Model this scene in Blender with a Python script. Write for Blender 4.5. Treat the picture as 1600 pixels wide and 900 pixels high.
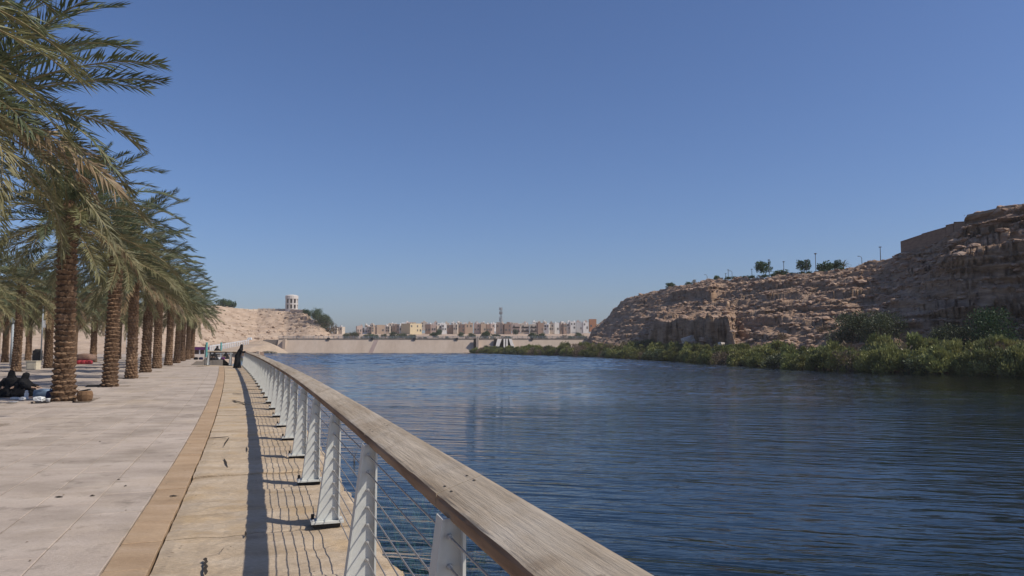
import bpy, bmesh, math, random
import numpy as np
from mathutils import Vector, Matrix, Euler

for o in list(bpy.data.objects):
    bpy.data.objects.remove(o)
scene = bpy.context.scene
C = scene.collection
R = math.radians
random.seed(7)

# ------------------------------------------------------------------ camera
F = 1150.0                      # focal length in photograph pixels (1600 wide)
HOR = 537.0                     # row of the horizon in the photograph
EYE = 1.65
PITCH = math.atan((HOR - 450.0) / F)
cam_d = bpy.data.cameras.new("camera")
cam_d.sensor_width = 36.0
cam_d.lens = F / 1600.0 * 36.0
cam_d.clip_start = 0.05
cam_d.clip_end = 9000.0
cam = bpy.data.objects.new("camera", cam_d)
cam.location = (0, 0, EYE)
cam.rotation_euler = (R(90) + PITCH, 0, 0)
C.objects.link(cam)
scene.camera = cam

# ------------------------------------------------------------------ sky, sun, exposure
SUN = Vector((0.855, -0.27, 1.0)).normalized()
sun_el = math.asin(SUN.z)
sun_az = math.atan2(SUN.x, SUN.y)          # clockwise from +Y
world = bpy.data.worlds.new("World")
scene.world = world
world.use_nodes = True
wn = world.node_tree.nodes
bg = wn["Background"]
sky = wn.new("ShaderNodeTexSky")
sky.sky_type = 'NISHITA'
sky.sun_disc = False
sky.sun_elevation = sun_el
sky.sun_rotation = sun_az
sky.altitude = 0
sky.air_density = 1.0
sky.dust_density = 1.0
sky.ozone_density = 8.0
bg.inputs["Strength"].default_value = 0.10
tint = wn.new("ShaderNodeVectorMath"); tint.operation = 'MULTIPLY'          # the camera's white balance
tint.inputs[1].default_value = (0.97, 0.955, 1.06)
world.node_tree.links.new(sky.outputs[0], tint.inputs[0])
world.node_tree.links.new(tint.outputs[0], bg.inputs[0])

sun_d = bpy.data.lights.new("sun", 'SUN')
sun_d.energy = 4.0
sun_d.angle = R(0.5)
sun_d.color = (1.0, 0.935, 0.84)
sun = bpy.data.objects.new("sun", sun_d)
sun.rotation_euler = SUN.to_track_quat('Z', 'Y').to_euler()
sun.location = (60, -20, 80)
C.objects.link(sun)

scene.view_settings.view_transform = 'Standard'
scene.view_settings.look = 'None'
scene.view_settings.exposure = 0.0
scene.view_settings.gamma = 1.0
scene.view_settings.use_curve_mapping = False
scene.cycles.max_bounces = 6
scene.cycles.transparent_max_bounces = 8
scene.cycles.use_denoising = True
try:
    scene.cycles.volume_bounces = 0
except Exception:
    pass

# ------------------------------------------------------------------ helpers
def P(px, py, depth):
    """world point on the sight line of photo pixel (px, py) at forward distance depth"""
    u = (px - 800.0) / F; v = (450.0 - py) / F
    cp, sp = math.cos(PITCH), math.sin(PITCH)
    d = Vector((u, cp - v * sp, sp + v * cp))
    k = depth / d.y
    return Vector((d.x * k, depth, EYE + d.z * k))

def PX(px, depth):              # x of a column at a distance
    return (px - 800.0) / F * depth

def PG(px, py, z=0.0):          # where the sight line meets height z
    a = P(px, py, 1.0)
    k = (z - EYE) / (a.z - EYE)
    return P(px, py, k)

def _h(ix, iy, iz, seed):
    n = (ix.astype(np.int64) * 374761393 + iy.astype(np.int64) * 668265263 + iz.astype(np.int64) * 2147483647 + seed * 974634777) & 0x7fffffff
    n = ((n ^ (n >> 13)) * 1274126177) & 0x7fffffff
    n = ((n ^ (n >> 16)) * 668265263) & 0x7fffffff
    return ((n ^ (n >> 15)) & 0xffff) / 65535.0

def vnoise(x, y, z=0.0, seed=0):
    x = np.asarray(x, float); y = np.asarray(y, float); z = np.asarray(z, float) + 0 * x
    ix, iy, iz = np.floor(x), np.floor(y), np.floor(z)
    fx, fy, fz = x - ix, y - iy, z - iz
    fx = fx * fx * (3 - 2 * fx); fy = fy * fy * (3 - 2 * fy); fz = fz * fz * (3 - 2 * fz)
    r = 0
    for a in (0, 1):
        for b in (0, 1):
            for c in (0, 1):
                w = (fx if a else 1 - fx) * (fy if b else 1 - fy) * (fz if c else 1 - fz)
                r = r + w * _h(ix + a, iy + b, iz + c, seed)
    return r * 2 - 1

def fbm(x, y, z=0.0, seed=0, octv=4):
    r = 0; a = 0.5; f = 1.0
    for k in range(octv):
        r = r + a * vnoise(np.asarray(x) * f, np.asarray(y) * f, np.asarray(z) * f, seed + k * 17)
        a *= 0.5; f *= 2.03
    return r

class MB:
    """collects shapes; build() links them as one mesh object"""
    def __init__(self):
        self.v = []; self.f = []; self.m = []
    def add(self, vs, fs, mi=0):
        n = len(self.v)
        self.v += [tuple(p) for p in vs]
        self.f += [tuple(i + n for i in q) for q in fs]
        self.m += [mi] * len(fs)
    def box(self, c, s, rz=0.0, mi=0, taper=1.0, rot=None):
        cx, cy, cz = c; sx, sy, sz = s[0] / 2, s[1] / 2, s[2] / 2
        ca, sa = math.cos(rz), math.sin(rz)
        vs = []
        for k, (x, y, z) in enumerate([(-1,-1,-1),(1,-1,-1),(1,1,-1),(-1,1,-1),(-1,-1,1),(1,-1,1),(1,1,1),(-1,1,1)]):
            t = taper if z > 0 else 1.0
            p = Vector((x * sx * t, y * sy * t, z * sz))
            if rot is not None: p = rot @ p
            vs.append((cx + p.x * ca - p.y * sa, cy + p.x * sa + p.y * ca, cz + p.z))
        self.add(vs, [(3,2,1,0),(4,5,6,7),(0,1,5,4),(1,2,6,5),(2,3,7,6),(3,0,4,7)], mi)
    def tube(self, pts, rad, n=6, mi=0, caps=True):
        pts = [Vector(p) for p in pts]
        if not hasattr(rad, '__len__'): rad = [rad] * len(pts)
        rings = []
        for i, p in enumerate(pts):
            t = (pts[min(i + 1, len(pts) - 1)] - pts[max(i - 1, 0)])
            t.normalize()
            a = Vector((0, 0, 1)) if abs(t.z) < 0.9 else Vector((1, 0, 0))
            u = t.cross(a).normalized(); w = u.cross(t)
            rings.append([p + (u * math.cos(2 * math.pi * k / n) + w * math.sin(2 * math.pi * k / n)) * rad[i] for k in range(n)])
        self.loft(rings, mi, caps)
    def loft(self, rings, mi=0, caps=True):
        n = len(rings[0]); vs = [p for r in rings for p in r]; fs = []
        for i in range(len(rings) - 1):
            for k in range(n):
                a = i * n + k; b = i * n + (k + 1) % n
                fs.append((a, b, b + n, a + n))
        if caps:
            fs.append(tuple(reversed(range(n)))); fs.append(tuple(range((len(rings) - 1) * n, len(rings) * n)))
        self.add(vs, fs, mi)
    def lathe(self, c, prof, n=12, mi=0):
        self.loft([[(c[0] + r * math.cos(2 * math.pi * k / n), c[1] + r * math.sin(2 * math.pi * k / n), c[2] + z) for k in range(n)] for r, z in prof], mi)
    def mesh(self, name, mats, smooth=False):
        me = bpy.data.meshes.new(name)
        me.from_pydata(self.v, [], self.f)
        for m in (mats if isinstance(mats, (list, tuple)) else [mats]): me.materials.append(m)
        if any(self.m): me.polygons.foreach_set('material_index', self.m)
        if smooth: me.polygons.foreach_set('use_smooth', [True] * len(me.polygons))
        me.update()
        return me
    def build(self, name, mats, parent=None, loc=(0, 0, 0), smooth=False):
        return link(name, self.mesh(name, mats, smooth), parent, loc)

def link(name, data, parent=None, loc=(0, 0, 0), rot=(0, 0, 0), scale=(1, 1, 1)):
    o = bpy.data.objects.new(name, data)
    C.objects.link(o)
    o.location = loc; o.rotation_euler = rot; o.scale = scale
    if parent is not None: o.parent = parent
    return o

def tag(o, label=None, cat=None, group=None, kind=None):
    if label: o['label'] = label
    if cat: o['category'] = cat
    if group: o['group'] = group
    if kind: o['kind'] = kind
    return o

def empty(name, loc=(0, 0, 0), rz=0.0):
    o = link(name, None, None, loc, (0, 0, rz))
    o.empty_display_size = 0.2
    return o

def grid_mesh(name, X, Y, Z, mats, smooth=False, mi=None):
    """X, Y, Z: arrays rows x cols"""
    r, c = X.shape
    co = np.stack([X, Y, Z], -1).reshape(-1, 3).astype(np.float32)
    i = np.arange(r * c).reshape(r, c)
    q = np.stack([i[:-1, :-1], i[:-1, 1:], i[1:, 1:], i[1:, :-1]], -1).reshape(-1, 4)
    me = bpy.data.meshes.new(name)
    me.vertices.add(len(co)); me.vertices.foreach_set('co', co.ravel())
    me.loops.add(q.size); me.loops.foreach_set('vertex_index', q.ravel().astype(np.int32))
    me.polygons.add(len(q)); me.polygons.foreach_set('loop_start', np.arange(0, q.size, 4, dtype=np.int32))
    for m in (mats if isinstance(mats, (list, tuple)) else [mats]): me.materials.append(m)
    if mi is not None: me.polygons.foreach_set('material_index', mi.astype(np.int32))
    if smooth: me.polygons.foreach_set('use_smooth', np.ones(len(q), bool))
    me.update(calc_edges=True); me.validate()
    return me

ORD = "zeroth first second third fourth fifth sixth seventh eighth ninth tenth eleventh twelfth thirteenth fourteenth fifteenth sixteenth seventeenth eighteenth nineteenth twentieth".split()
def ordinal(n):
    if n <= 20: return ORD[n]
    tens = {2: "twenty", 3: "thirty", 4: "forty", 5: "fifty", 6: "sixty"}
    if n % 10 == 0: return {30: "thirtieth", 40: "fortieth", 50: "fiftieth", 60: "sixtieth"}[n]
    return tens[n // 10] + "-" + ORD[n % 10]

# ------------------------------------------------------------------ materials
def mat(name, ramp, nscale=4.0, detail=6.0, rough=0.85, bump=0.0, bscale=20.0, bdist=0.02, vec=(1, 1, 1), coord='pos',
        spec=0.3, rand=0.0, stain=None, metallic=0.0, transl=0.0, rz=0.0, fine=None, randhue=0.0):
    m = bpy.data.materials.new(name); m.use_nodes = True
    nt = m.node_tree; N = nt.nodes; L = nt.links
    b = N["Principled BSDF"]
    b.inputs["Roughness"].default_value = rough
    b.inputs["Metallic"].default_value = metallic
    b.inputs["Specular IOR Level"].default_value = spec
    if coord == 'pos':
        g = N.new("ShaderNodeNewGeometry"); src = g.outputs["Position"]
    else:
        g = N.new("ShaderNodeTexCoord"); src = g.outputs["Object"]
    mp = N.new("ShaderNodeMapping"); mp.inputs["Scale"].default_value = vec; mp.inputs["Rotation"].default_value = (0, 0, rz)
    if rz:
        mp.vector_type = 'TEXTURE'; mp.inputs["Scale"].default_value = tuple(1.0 / k for k in vec)
    L.new(src, mp.inputs["Vector"])
    no = N.new("ShaderNodeTexNoise"); no.inputs["Scale"].default_value = nscale; no.inputs["Detail"].default_value = detail
    no.inputs["Roughness"].default_value = 0.6
    L.new(mp.outputs[0], no.inputs["Vector"])
    cr = N.new("ShaderNodeValToRGB")
    el = cr.color_ramp.elements
    while len(el) < len(ramp): el.new(0.5)
    for e, (p, c) in zip(el, ramp):
        e.position = p; e.color = (*c, 1)
    L.new(no.outputs["Fac"], cr.inputs["Fac"])
    col = cr.outputs["Color"]
    if fine:
        fs, amt = fine
        n3 = N.new("ShaderNodeTexNoise"); n3.inputs["Scale"].default_value = fs; n3.inputs["Detail"].default_value = 8; n3.inputs["Roughness"].default_value = .7
        L.new(mp.outputs[0], n3.inputs["Vector"])
        mr = N.new("ShaderNodeMapRange"); mr.inputs["From Min"].default_value = .3; mr.inputs["From Max"].default_value = .7
        mr.inputs["To Min"].default_value = 1 - amt; mr.inputs["To Max"].default_value = 1 + amt
        L.new(n3.outputs["Fac"], mr.inputs["Value"])
        mx = N.new("ShaderNodeVectorMath"); mx.operation = 'SCALE'
        L.new(col, mx.inputs[0]); L.new(mr.outputs[0], mx.inputs["Scale"]); col = mx.outputs[0]
    if stain:
        for (scol, sscale, lo, hi, amt) in (stain if isinstance(stain, list) else [stain]):
            n2 = N.new("ShaderNodeTexNoise"); n2.inputs["Scale"].default_value = sscale; n2.inputs["Detail"].default_value = 7
            n2.inputs["Roughness"].default_value = .62
            L.new(src, n2.inputs["Vector"])
            mr = N.new("ShaderNodeMapRange"); mr.inputs["From Min"].default_value = lo; mr.inputs["From Max"].default_value = hi
            mr.inputs["To Max"].default_value = amt
            L.new(n2.outputs["Fac"], mr.inputs["Value"])
            mx = N.new("ShaderNodeMix"); mx.data_type = 'RGBA'
            L.new(mr.outputs[0], mx.inputs["Factor"]); L.new(col, mx.inputs["A"]); mx.inputs["B"].default_value = (*scol, 1)
            col = mx.outputs["Result"]
    if rand or randhue:
        oi = N.new("ShaderNodeObjectInfo")
        hs = N.new("ShaderNodeHueSaturation")
        mr = N.new("ShaderNodeMapRange"); mr.inputs["To Min"].default_value = 1 - rand; mr.inputs["To Max"].default_value = 1 + rand
        L.new(oi.outputs["Random"], mr.inputs["Value"]); L.new(mr.outputs[0], hs.inputs["Value"])
        if randhue:
            m2 = N.new("ShaderNodeMath"); m2.operation = 'MULTIPLY'; m2.inputs[1].default_value = 7.31
            m3 = N.new("ShaderNodeMath"); m3.operation = 'FRACT'
            m4 = N.new("ShaderNodeMapRange"); m4.inputs["To Min"].default_value = .5 - randhue; m4.inputs["To Max"].default_value = .5 + randhue
            L.new(oi.outputs["Random"], m2.inputs[0]); L.new(m2.outputs[0], m3.inputs[0]); L.new(m3.outputs[0], m4.inputs["Value"]); L.new(m4.outputs[0], hs.inputs["Hue"])
        L.new(col, hs.inputs["Color"]); col = hs.outputs["Color"]
    L.new(col, b.inputs["Base Color"])
    if bump:
        nb = N.new("ShaderNodeTexNoise"); nb.inputs["Scale"].default_value = bscale; nb.inputs["Detail"].default_value = 8; nb.inputs["Roughness"].default_value = .65
        L.new(mp.outputs[0], nb.inputs["Vector"])
        bm = N.new("ShaderNodeBump"); bm.inputs["Strength"].default_value = bump; bm.inputs["Distance"].default_value = bdist
        L.new(nb.outputs["Fac"], bm.inputs["Height"]); L.new(bm.outputs[0], b.inputs["Normal"])
    if transl:
        tr = N.new("ShaderNodeBsdfTranslucent"); L.new(col, tr.inputs["Color"])
        ms = N.new("ShaderNodeMixShader"); ms.inputs[0].default_value = transl
        L.new(b.outputs[0], ms.inputs[1]); L.new(tr.outputs[0], ms.inputs[2])
        L.new(ms.outputs[0], N["Material Output"].inputs["Surface"])
    return m

RAILROT = math.atan2(0.945, -0.335)       # heading of the railing
M = {}
M['paver'] = mat('paver_stone', [(.25, (.37, .30, .24)), (.5, (.45, .37, .30)), (.75, (.52, .44, .36))], 1.3, 7, .9, .8, 45, 0.012, rand=0.075, vec=(.6, 1.7, 1), fine=(38, 0.16),
                 stain=[((.255, .205, .155), .75, .47, .70, .75), ((.17, .14, .11), 2.6, .56, .70, .65), ((.45, .345, .23), .4, .53, .75, .5), ((.20, .16, .125), 9.0, .63, .72, .5)])
M['band'] = mat('ochre_band_stone', [(.25, (.34, .225, .13)), (.55, (.43, .30, .185)), (.8, (.49, .36, .25))], 2.2, 7, .9, .8, 45, 0.012, rand=0.07, vec=(.6, 1.7, 1), fine=(38, 0.16),
                stain=[((.27, .19, .115), 1.6, .57, .75, .6)])
M['edge'] = mat('edge_stone', [(.22, (.36, .26, .155)), (.5, (.47, .365, .25)), (.78, (.56, .46, .34))], 1.7, 7, .92, .8, 30, 0.02, rand=0.07, vec=(.6, 2.0, 1), fine=(30, 0.21),
                stain=[((.52, .34, .15), .9, .53, .70, .65), ((.25, .19, .13), 2.4, .58, .72, .6)])
M['edgedark'] = mat('wet_edge_stone', [(.3, (.10, .085, .06)), (.7, (.22, .185, .135))], 5, 7, .8, .6, 25, .02)
M['sandjoint'] = mat('joint_sand', [(.3, (.12, .095, .07)), (.7, (.22, .18, .135))], 6, 6, .95)
M['soil'] = mat('pit_soil', [(.3, (.10, .075, .05)), (.7, (.19, .145, .10))], 9, 7, .95, .6, 30, .03)
M['sand'] = mat('desert_sand', [(.3, (.36, .27, .19)), (.6, (.45, .345, .245)), (.8, (.50, .40, .29))], .08, 8, .95, .5, 1.6, .15, fine=(.9, .12),
                stain=((.26, .20, .145), .2, .55, .7, .5))
M['post'] = mat('painted_steel', [(.3, (.51, .51, .465)), (.7, (.59, .59, .535))], 6, 6, .5, .05, 60, .002, spec=.4, stain=((.42, .36, .28), 4, .60, .78, .5))
M['cable'] = mat('steel_cable', [(.3, (.36, .33, .29)), (.7, (.46, .42, .37))], 30, 3, .42, spec=.5, metallic=.55)
M['nut'] = mat('steel_fitting', [(.3, (.50, .49, .46)), (.7, (.62, .60, .57))], 30, 3, .35, metallic=.6)
M['darksteel'] = mat('dark_footing', [(.3, (.02, .02, .02)), (.7, (.05, .045, .04))], 20, 4, .8)
M['wood'] = mat('weathered_wood', [(.30, (.33, .25, .165)), (.46, (.44, .35, .245)), (.56, (.49, .40, .29)), (.72, (.55, .46, .35))], 9, 9, .85, .8, 60, .007,
                vec=(.06, 1.0, 1.0), rz=RAILROT, rand=.09, fine=(34, .20), stain=[((.22, .16, .105), 3.2, .55, .72, .6), ((.60, .53, .43), 1.4, .54, .70, .55), ((.16, .115, .08), 11.0, .64, .72, .6)])
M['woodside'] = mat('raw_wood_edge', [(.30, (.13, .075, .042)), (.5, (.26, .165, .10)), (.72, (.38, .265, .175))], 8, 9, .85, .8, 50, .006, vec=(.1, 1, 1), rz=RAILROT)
M['litter'] = mat('dry_litter', [(.3, (.09, .06, .035)), (.7, (.22, .15, .08))], 30, 3, .9)
M['hole'] = mat('dark_hole_and_shade', [(.3, (.03, .022, .015)), (.7, (.05, .04, .03))], 20, 2, .9)
M['trunk'] = mat('palm_trunk', [(.3, (.05, .028, .016)), (.55, (.09, .054, .031)), (.75, (.14, .09, .053))], 5, 6, .9, .6, 40, .01, vec=(1, 1, .4), fine=(25, .2))
M['stub'] = mat('palm_leaf_base', [(.25, (.085, .047, .026)), (.5, (.165, .10, .057)), (.75, (.30, .20, .125))], 4, 6, .9, .6, 40, .01, coord='pos', fine=(30, .2), rand=.18)
M['fiber'] = mat('palm_fibre', [(.3, (.07, .04, .022)), (.7, (.17, .105, .06))], 12, 6, .95, .8, 30, .03, vec=(1, 1, .3))
def leafmat(n, a, b, c, tr=.22, rand=.25, sc=1.2):
    return mat(n, [(.25, a), (.5, b), (.78, c)], sc, 4, .55, spec=.35, rand=rand, randhue=.012, transl=tr)
M['frond'] = leafmat('frond_green', (.075, .095, .043), (.115, .135, .068), (.18, .19, .11))
M['frond2'] = leafmat('frond_olive', (.13, .127, .055), (.19, .18, .085), (.27, .245, .135))
M['dry'] = leafmat('frond_dry', (.20, .135, .065), (.30, .21, .115), (.40, .30, .18))
M['rachis'] = mat('frond_midrib', [(.3, (.20, .165, .08)), (.7, (.29, .23, .12))], 3, 3, .6)
M['leaf_reed'] = leafmat('reed_leaf', (.105, .122, .035), (.185, .195, .06), (.31, .285, .11), .22, .32, .5)
M['leaf_dark'] = leafmat('dark_leaf', (.05, .068, .03), (.08, .10, .045), (.115, .135, .06), .2, .2, .5)
M['leaf_tree'] = leafmat('tree_leaf', (.035, .065, .022), (.05, .09, .03), (.08, .12, .045), .2, .2, .5)
M['leaf_dry'] = leafmat('dry_scrub', (.13, .095, .055), (.19, .145, .09), (.25, .20, .13), .2, .2, .5)
M['bark'] = mat('shrub_bark', [(.3, (.10, .075, .05)), (.7, (.20, .155, .11))], 8, 5, .9)
M['concrete'] = mat('dam_concrete', [(.3, (.42, .325, .245)), (.55, (.48, .38, .29)), (.8, (.52, .42, .33))], .12, 6, .9, fine=(.9, .08), vec=(1.6, 1, .25),
                    stain=((.40, .33, .26), .25, .55, .75, .5))
M['concdark'] = mat('dam_parapet', [(.3, (.17, .145, .12)), (.7, (.27, .235, .20))], .8, 5, .9)
M['stainconc'] = mat('dam_stain', [(.3, (.30, .22, .19)), (.7, (.38, .29, .25))], .6, 4, .9)
M['cliff'] = mat('cliff_rock', [(.22, (.145, .088, .054)), (.42, (.27, .175, .11)), (.6, (.37, .25, .165)), (.8, (.56, .42, .29))], .9, 9, .95, 1.0, 2.2, .35, vec=(.35, .35, 1.7), fine=(2.2, .22),
                 stain=[((.15, .095, .065), .22, .54, .68, .5), ((.50, .385, .28), .16, .56, .70, .45)])
M['rock'] = mat('loose_rock', [(.25, (.20, .125, .085)), (.5, (.34, .23, .16)), (.8, (.52, .40, .30))], .5, 6, .95, .6, 3, .1, fine=(4, .15))
M['palerock'] = mat('pale_rock', [(.3, (.52, .45, .38)), (.7, (.66, .59, .51))], 1.5, 6, .9, .5, 4, .1)
M['hill'] = mat('hill_rock', [(.25, (.33, .23, .155)), (.5, (.44, .325, .23)), (.75, (.53, .41, .30))], .35, 9, .95, 1.0, 1.0, .5, vec=(.4, .4, 1.8), fine=(1.2, .16),
                stain=[((.26, .18, .12), .15, .56, .7, .5)])
M['masonry'] = mat('brown_masonry', [(.3, (.20, .13, .09)), (.7, (.30, .20, .14))], 1.2, 6, .9, .7, 5, .06, vec=(1, 1, 3))
M['wallcream'] = mat('cream_wall', [(.3, (.50, .40, .30)), (.7, (.58, .48, .37))], .3, 5, .9)
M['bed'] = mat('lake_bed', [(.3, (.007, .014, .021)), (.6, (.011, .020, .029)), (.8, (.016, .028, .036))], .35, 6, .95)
M['weed'] = leafmat('water_weed', (.05, .085, .03), (.09, .135, .05), (.15, .19, .08), .25, .2, 3)
M['black'] = mat('black_cloth', [(.3, (.008, .008, .009)), (.7, (.016, .016, .018))], 8, 4, .85, .3, 30, .01, spec=.15)
M['skin'] = mat('skin', [(.3, (.40, .26, .18)), (.7, (.45, .30, .21))], 6, 3, .6)
def plain(n, c, rough=.6, spec=.3, var=.12, sc=6):
    return mat(n, [(.3, tuple(k * (1 - var) for k in c)), (.7, tuple(min(1, k * (1 + var)) for k in c))], sc, 4, rough, spec=spec)
M['white'] = plain('white_plastic', (.72, .72, .70), .4)
M['bluebag'] = plain('grey_blue_cloth', (.16, .22, .30), .8)
M['navy'] = plain('navy_fabric', (.015, .02, .065), .8)
M['mat'] = plain('picnic_mat_cloth', (.42, .30, .27), .9, var=.3, sc=14)
M['wicker'] = mat('wicker', [(.3, (.12, .065, .032)), (.5, (.20, .115, .06)), (.7, (.30, .185, .10))], 14, 5, .85, .9, 60, .012, coord='obj', vec=(1, 1, 3))
M['red'] = plain('red_cloth', (.34, .04, .05), .8)
M['brownblanket'] = plain('brown_blanket', (.24, .155, .115), .9, var=.25)
M['cream'] = plain('cream_paint', (.56, .50, .38), .7)
M['greypole'] = plain('grey_pole_paint', (.33, .36, .37), .5)
M['darkpole'] = plain('dark_pole_paint', (.10, .10, .105), .5)
M['teal'] = plain('teal_paint', (.12, .36, .33), .5)
M['purple'] = plain('purple_panel', (.12, .025, .12), .7)
M['glass'] = mat('dark_window', [(.3, (.09, .085, .08)), (.7, (.14, .13, .12))], 1, 2, .12, spec=.6)
M['whitewall'] = plain('white_render', (.66, .63, .58), .85, var=.06, sc=.3)
M['towerwall'] = plain('tower_render', (.55, .51, .46), .85, var=.06, sc=.3)
M['steelgrey'] = plain('galvanised_steel', (.28, .29, .30), .5)

# water: clear tinted surface over the bed, sky and banks mirrored in the ripples
def water_material():
    m = bpy.data.materials.new('lake_water'); m.use_nodes = True
    nt = m.node_tree; N = nt.nodes; L = nt.links
    N.remove(N["Principled BSDF"])
    g = N.new("ShaderNodeNewGeometry")
    def noise(scale, vec, rz, detail=2.0, dist=0.0, rough=.5):
        mp = N.new("ShaderNodeMapping"); mp.vector_type = 'TEXTURE'
        mp.inputs["Rotation"].default_value = (0, 0, rz); mp.inputs["Scale"].default_value = (1 / vec[0], 1 / vec[1], 1)
        L.new(g.outputs["Position"], mp.inputs["Vector"])
        n = N.new("ShaderNodeTexNoise"); n.inputs["Scale"].default_value = scale; n.inputs["Detail"].default_value = detail
        n.inputs["Distortion"].default_value = dist; n.inputs["Roughness"].default_value = rough
        L.new(mp.outputs[0], n.inputs["Vector"])
        return n.outputs["Fac"]
    def mth(op, a, b):
        q = N.new("ShaderNodeMath"); q.operation = op
        for k, v in ((0, a), (1, b)):
            if isinstance(v, (int, float)): q.inputs[k].default_value = v
            else: L.new(v, q.inputs[k])
        return q.outputs[0]
    rip = noise(1.0, (.30, 2.1), R(-16), 3.0, .6, .45)          # long crests
    rip2 = noise(1.0, (.9, 4.2), R(-6), 3.0, .4, .5)
    chop = noise(1.0, (3.5, 7.0), R(9), 3.0, .2, .55)
    big = noise(1.0, (.018, .05), R(-8), 3.0, .5)               # wind patches
    # sheltered water near the bank, a calm belt, then wind-roughened open water
    sep = N.new("ShaderNodeSeparateXYZ"); L.new(g.outputs["Position"], sep.inputs[0])
    w = mth('ADD', mth('ADD', sep.outputs["Y"], mth('MULTIPLY', sep.outputs["X"], .45)), mth('MULTIPLY', mth('SUBTRACT', big, .5), 90.0))
    def ramp(stops):
        mr = N.new("ShaderNodeMapRange"); mr.inputs["From Max"].default_value = 200.0; L.new(w, mr.inputs["Value"])
        cr = N.new("ShaderNodeValToRGB"); el = cr.color_ramp.elements
        while len(el) < len(stops): el.new(.5)
        for e, (p, v) in zip(el, stops): e.position = p / 200.0; e.color = (v, v, v, 1)
        L.new(mr.outputs[0], cr.inputs[0]); return mth('MULTIPLY', cr.outputs[0], 4.0)
    a_long = ramp([(0, .27), (20, .23), (32, .10), (60, .07), (85, .12), (200, .12)])
    a_chop = ramp([(0, .10), (20, .10), (32, .06), (60, .06), (85, .2), (200, .2)])
    h = mth('ADD', mth('MULTIPLY', mth('ADD', mth('MULTIPLY', rip, .075), mth('MULTIPLY', rip2, .030)), a_long), mth('MULTIPLY', mth('MULTIPLY', chop, .020), a_chop))
    bp = N.new("ShaderNodeBump"); bp.inputs["Strength"].default_value = 1.0; bp.inputs["Distance"].default_value = 1.35
    L.new(h, bp.inputs["Height"])
    mp = N.new("ShaderNodeMapping"); mp.vector_type = 'TEXTURE'; mp.inputs["Rotation"].default_value = (0, 0, R(-5)); mp.inputs["Scale"].default_value = (1 / 1.6, 1 / 4.0, 1)
    L.new(g.outputs["Position"], mp.inputs["Vector"])
    nv = N.new("ShaderNodeTexNoise"); nv.inputs["Scale"].default_value = 1.0; nv.inputs["Detail"].default_value = 4.0; nv.inputs["Roughness"].default_value = .6
    L.new(mp.outputs[0], nv.inputs["Vector"])
    sb = N.new("ShaderNodeVectorMath"); sb.operation = 'SUBTRACT'; sb.inputs[1].default_value = (.5, .5, .5); L.new(nv.outputs["Color"], sb.inputs[0])
    ml = N.new("ShaderNodeVectorMath"); ml.operation = 'MULTIPLY'; ml.inputs[1].default_value = (.9, 1.0, 0); L.new(sb.outputs[0], ml.inputs[0])
    a_far = ramp([(0, .02), (20, .03), (32, .07), (60, .13), (90, .2), (200, .22)])
    sl = N.new("ShaderNodeVectorMath"); sl.operation = 'SCALE'; L.new(ml.outputs[0], sl.inputs[0]); L.new(a_far, sl.inputs["Scale"])
    ad = N.new("ShaderNodeVectorMath"); ad.operation = 'ADD'; L.new(bp.outputs[0], ad.inputs[0]); L.new(sl.outputs[0], ad.inputs[1])
    bp = N.new("ShaderNodeVectorMath"); bp.operation = 'NORMALIZE'; L.new(ad.outputs[0], bp.inputs[0])
    fr = N.new("ShaderNodeFresnel"); fr.inputs["IOR"].default_value = 1.333; L.new(bp.outputs[0], fr.inputs["Normal"])
    gl = N.new("ShaderNodeBsdfGlossy"); gl.inputs["Roughness"].default_value = .03; L.new(bp.outputs[0], gl.inputs["Normal"])
    gl.inputs["Color"].default_value = (1, 1, 1, 1)
    tr = N.new("ShaderNodeBsdfTransparent"); tr.inputs["Color"].default_value = (.52, .72, .80, 1)
    mx = N.new("ShaderNodeMixShader")
    L.new(fr.outputs[0], mx.inputs[0]); L.new(tr.outputs[0], mx.inputs[1]); L.new(gl.outputs[0], mx.inputs[2])
    L.new(mx.outputs[0], N["Material Output"].inputs["Surface"])
    return m
M['water'] = water_material()

# ------------------------------------------------------------------ the line of the railing
WATER = -1.30
ds = 0.1
def _curve():
    pts = []; y = -9.0; x = 0.79 + .345 * 9.0
    while y < 54.6:
        t = min(max((y - 2) / 20, 0), 1); t = t * t * (3 - 2 * t)
        t2 = min(max((y - 22) / 26, 0), 1)
        k = -.345 - .030 * t - .02 * t2
        d = Vector((k, 1)).normalized()
        pts.append((Vector((x, y)), d)); x += d.x * ds; y += d.y * ds
    a0 = math.atan2(d.y, d.x); p = Vector((x, y))
    for i in range(14):                                        # the railing turns away at its far end
        a = a0 + R(48) * (i + 1) / 14
        d = Vector((math.cos(a), math.sin(a))); p = p + d * ds; pts.append((p.copy(), d))
    for i in range(28):
        p = p + d * ds; pts.append((p.copy(), d))
    return pts
CURVE = _curve()
SMAX = (len(CURVE) - 1) * ds
def rail(s, q=0.0, z=0.0):
    f = min(max(s, 0) / ds, len(CURVE) - 1.001); i = int(f); f -= i
    p = CURVE[i][0].lerp(CURVE[i + 1][0], f); d = CURVE[i][1].lerp(CURVE[i + 1][1], f).normalized()
    if s < 0: p = p + d * s
    n = Vector((d.y, -d.x))                                    # towards the water
    r = p + n * q
    return Vector((r.x, r.y, z))
def heading(s):
    i = int(min(max(s, 0) / ds, len(CURVE) - 1)); d = CURVE[i][1]
    return math.atan2(d.y, d.x)
def s_at(y):
    return min(range(len(CURVE)), key=lambda i: abs(CURVE[i][0].y - y)) * ds
# straight frame used by the plaza courses
S0 = s_at(54.5)

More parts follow.
